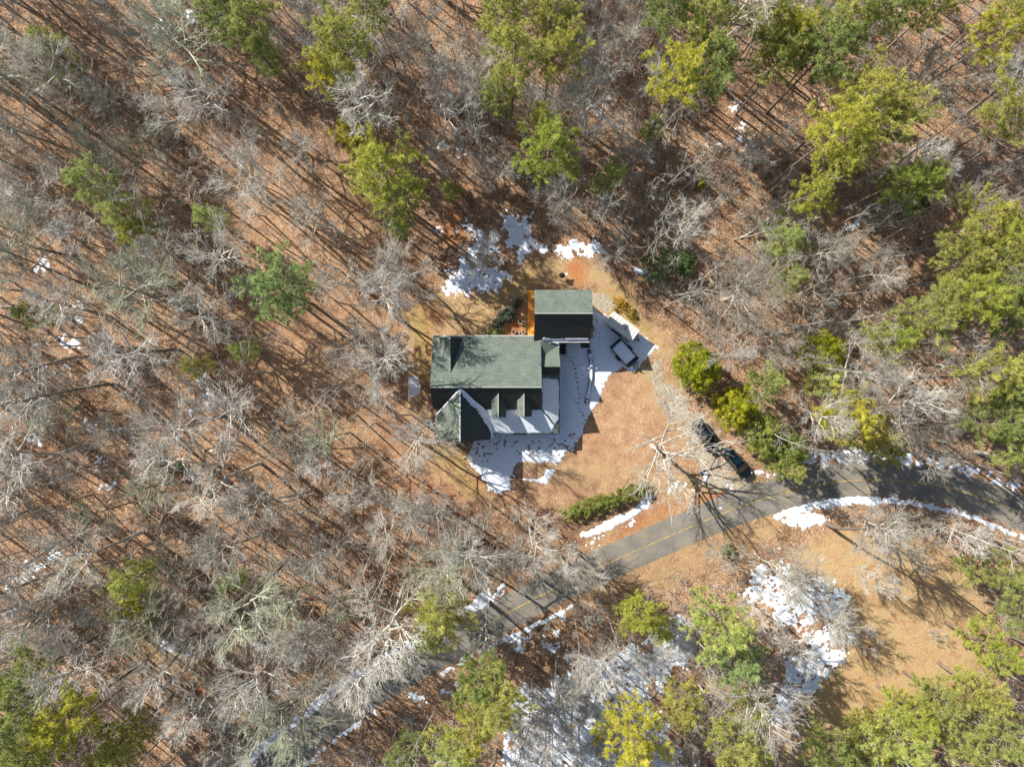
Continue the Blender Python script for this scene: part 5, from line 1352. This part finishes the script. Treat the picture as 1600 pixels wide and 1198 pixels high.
def poles():
    """young pole-sized trees between the big ones, too many to count"""
    rg = np.random.default_rng(303); tb = Tubes(); n = 0; mine = []
    while n < 780:
        px = rg.uniform(-90, 1680); py = rg.uniform(-90, 1270); g = P(px, py)
        if px > 1050 and rg.random() < .35: continue
        if blocked(g.x, g.y): continue
        tk_ = thick(g.x, g.y)
        if not tk_ and rg.random() < .25: continue
        if any((g.x-a)**2+(g.y-b)**2 < 1.6 for a, b, c in pts) or any((g.x-a)**2+(g.y-b)**2 < (2.0 if tk_ else 3.6) for a, b in mine): continue
        west = px < 720 and not tk_
        hh = rg.uniform(8, 17) if not west else rg.uniform(11, 19)
        if blocked(g.x*(HCAM/(HCAM-hh*.8)), g.y*(HCAM/(HCAM-hh*.8))) and math.hypot(g.x, g.y) < 40: continue
        mine.append((g.x, g.y)); n += 1
        tk = walk(rg, np.array([g.x, g.y, g.z-.1]), np.array([rg.normal(0, .05), rg.normal(0, .05), 1]), hh, 7, .05, .05); tb.add(tk, .045+.0045*hh, .02, 5)
        nb = int(rg.uniform(9, 15)) if not west else int(rg.uniform(5, 10))
        for k in range(nb):
            t = .4+.58*(k+.5)/nb; p1, d1 = at(tk, t); az = k*2.4; el = R(rg.uniform(25, 60)); L = hh*.17*(1.25-t*.8)*rg.uniform(.6, 1.3)
            l1 = walk(rg, p1, np.array([math.cos(az)*math.cos(el), math.sin(az)*math.cos(el), math.sin(el)]), L, 4, .09, .04); tb.add(l1, .026, .014, 3)
            for j in range(4):
                p2, d2 = at(l1, rg.uniform(.25, .98)); l2 = walk(rg, p2, off_dir(rg, d2, R(rg.uniform(20, 50))), L*.5*rg.uniform(.6, 1.2), 2, .1, .04); tb.add(l2, .017, .010, 3)
                for q in range(3):
                    p3, d3 = at(l2, rg.uniform(.2, 1)); tb.add(walk(rg, p3, off_dir(rg, d3, R(rg.uniform(20, 50))), L*.25, 1, 0, 0), .013, .009, 3)
    V, F = tb.mesh(); o = mesh_np('young_trees', V, F, M['bark_grey']); tag(o, 'thin leafless pole trees filling the gaps of the wood', 'young trees', kind='stuff')
poles()
def sticks():
    """fallen branches and sticks lying on the litter"""
    rg = np.random.default_rng(17); tb = Tubes()
    n = 0
    while n < 900:
        px = rg.uniform(-20, 1620); py = rg.uniform(-20, 1220); g = P(px, py)
        if blocked(g.x, g.y): continue
        n += 1; az = rg.uniform(0, 6.28); L = rg.uniform(.6, 3.2); z = float(ground(g.x, g.y))+.06
        tb.add(walk(rg, np.array([g.x, g.y, z]), np.array([math.cos(az), math.sin(az), 0]), L, 3, .10, 0)*np.array([1, 1, 0])+np.array([0, 0, z]), rg.uniform(.015, .045), .01, 4)
    V, F = tb.mesh(); o = mesh_np('fallen_sticks', V, F, M['bark_pale']); tag(o, 'pale fallen sticks scattered over the leaf litter', 'sticks', kind='stuff')
sticks()
# fallen logs, each its own thing
LOGS = [((1115,70),(1195,5),.16,'long pale fallen trunk lying at the top edge, right of centre'),((1360,285),(1440,228),.20,'pale fallen trunk left of the ochre-green pine'),
 ((1484,300),(1500,325),.17,'short broken pale log in the fallen timber'),((1475,305),(1475,330),.14,'small cut log standing out in the fallen timber, left one'),
 ((1490,372),(1560,330),.15,'slanting grey log between fallen timber and olive pine'),((1440,540),(1600,500),.14,'long thin fallen log below the crossing trunks'),
 ((1340,545),(1420,560),.13,'brown fallen log left of the ochre pines at right'),((1155,370),(1215,338),.15,'pale thick fallen log among bare trees right of centre'),
 ((165,668),(240,675),.15,'white birch-like log lying in the left woods'),((0,478),(75,492),.12,'dark fallen log by the far left edge'),((1490,430),(1400,455),.13,'grey fallen log beside the small brown opening')]
for i, (a, b, r_, lab) in enumerate(LOGS):
    pa, pb = P(*a), P(*b); rg = np.random.default_rng(200+i); n = 8
    o0 = np.array(pa); dv = np.array(pb-pa); side = unit(np.cross(dv, [0, 0, 1]))
    line = [dv*t+side*.25*math.sin(t*5+i)+np.array([0, 0, r_*.8+.02]) for t in np.linspace(0, 1, n)]
    line = [np.array([q[0], q[1], float(ground(o0[0]+q[0], o0[1]+q[1]))-pa.z+r_*.8]) for q in line]
    tb = Tubes(); tb.add(line, r_, r_*.45, 8); r0_ = empty('fallen_log', pa); tag(r0_, lab, 'log', 'fallen logs')
    mesh_np('trunk', *tb.mesh(), M['bark_pale'], r0_, smooth=True)
    tb = Tubes()
    for k in range(7):
        p3, d3 = at(np.array(line), .25+.74*k/7); dd = unit(d3*.6+side*rg.choice([-1, 1])*rg.uniform(.5, 1)+np.array([0, 0, .25])); tb.add(walk(rg, p3, dd, rg.uniform(.6, 2.2), 4, .15, -.02), r_*.3, .012, 4)
    mesh_np('broken_branches', *tb.mesh(), M['bark_pale'], r0_)
print('objects', len(bpy.data.objects), 'polys', sum(len(m.polygons) for m in bpy.data.meshes))
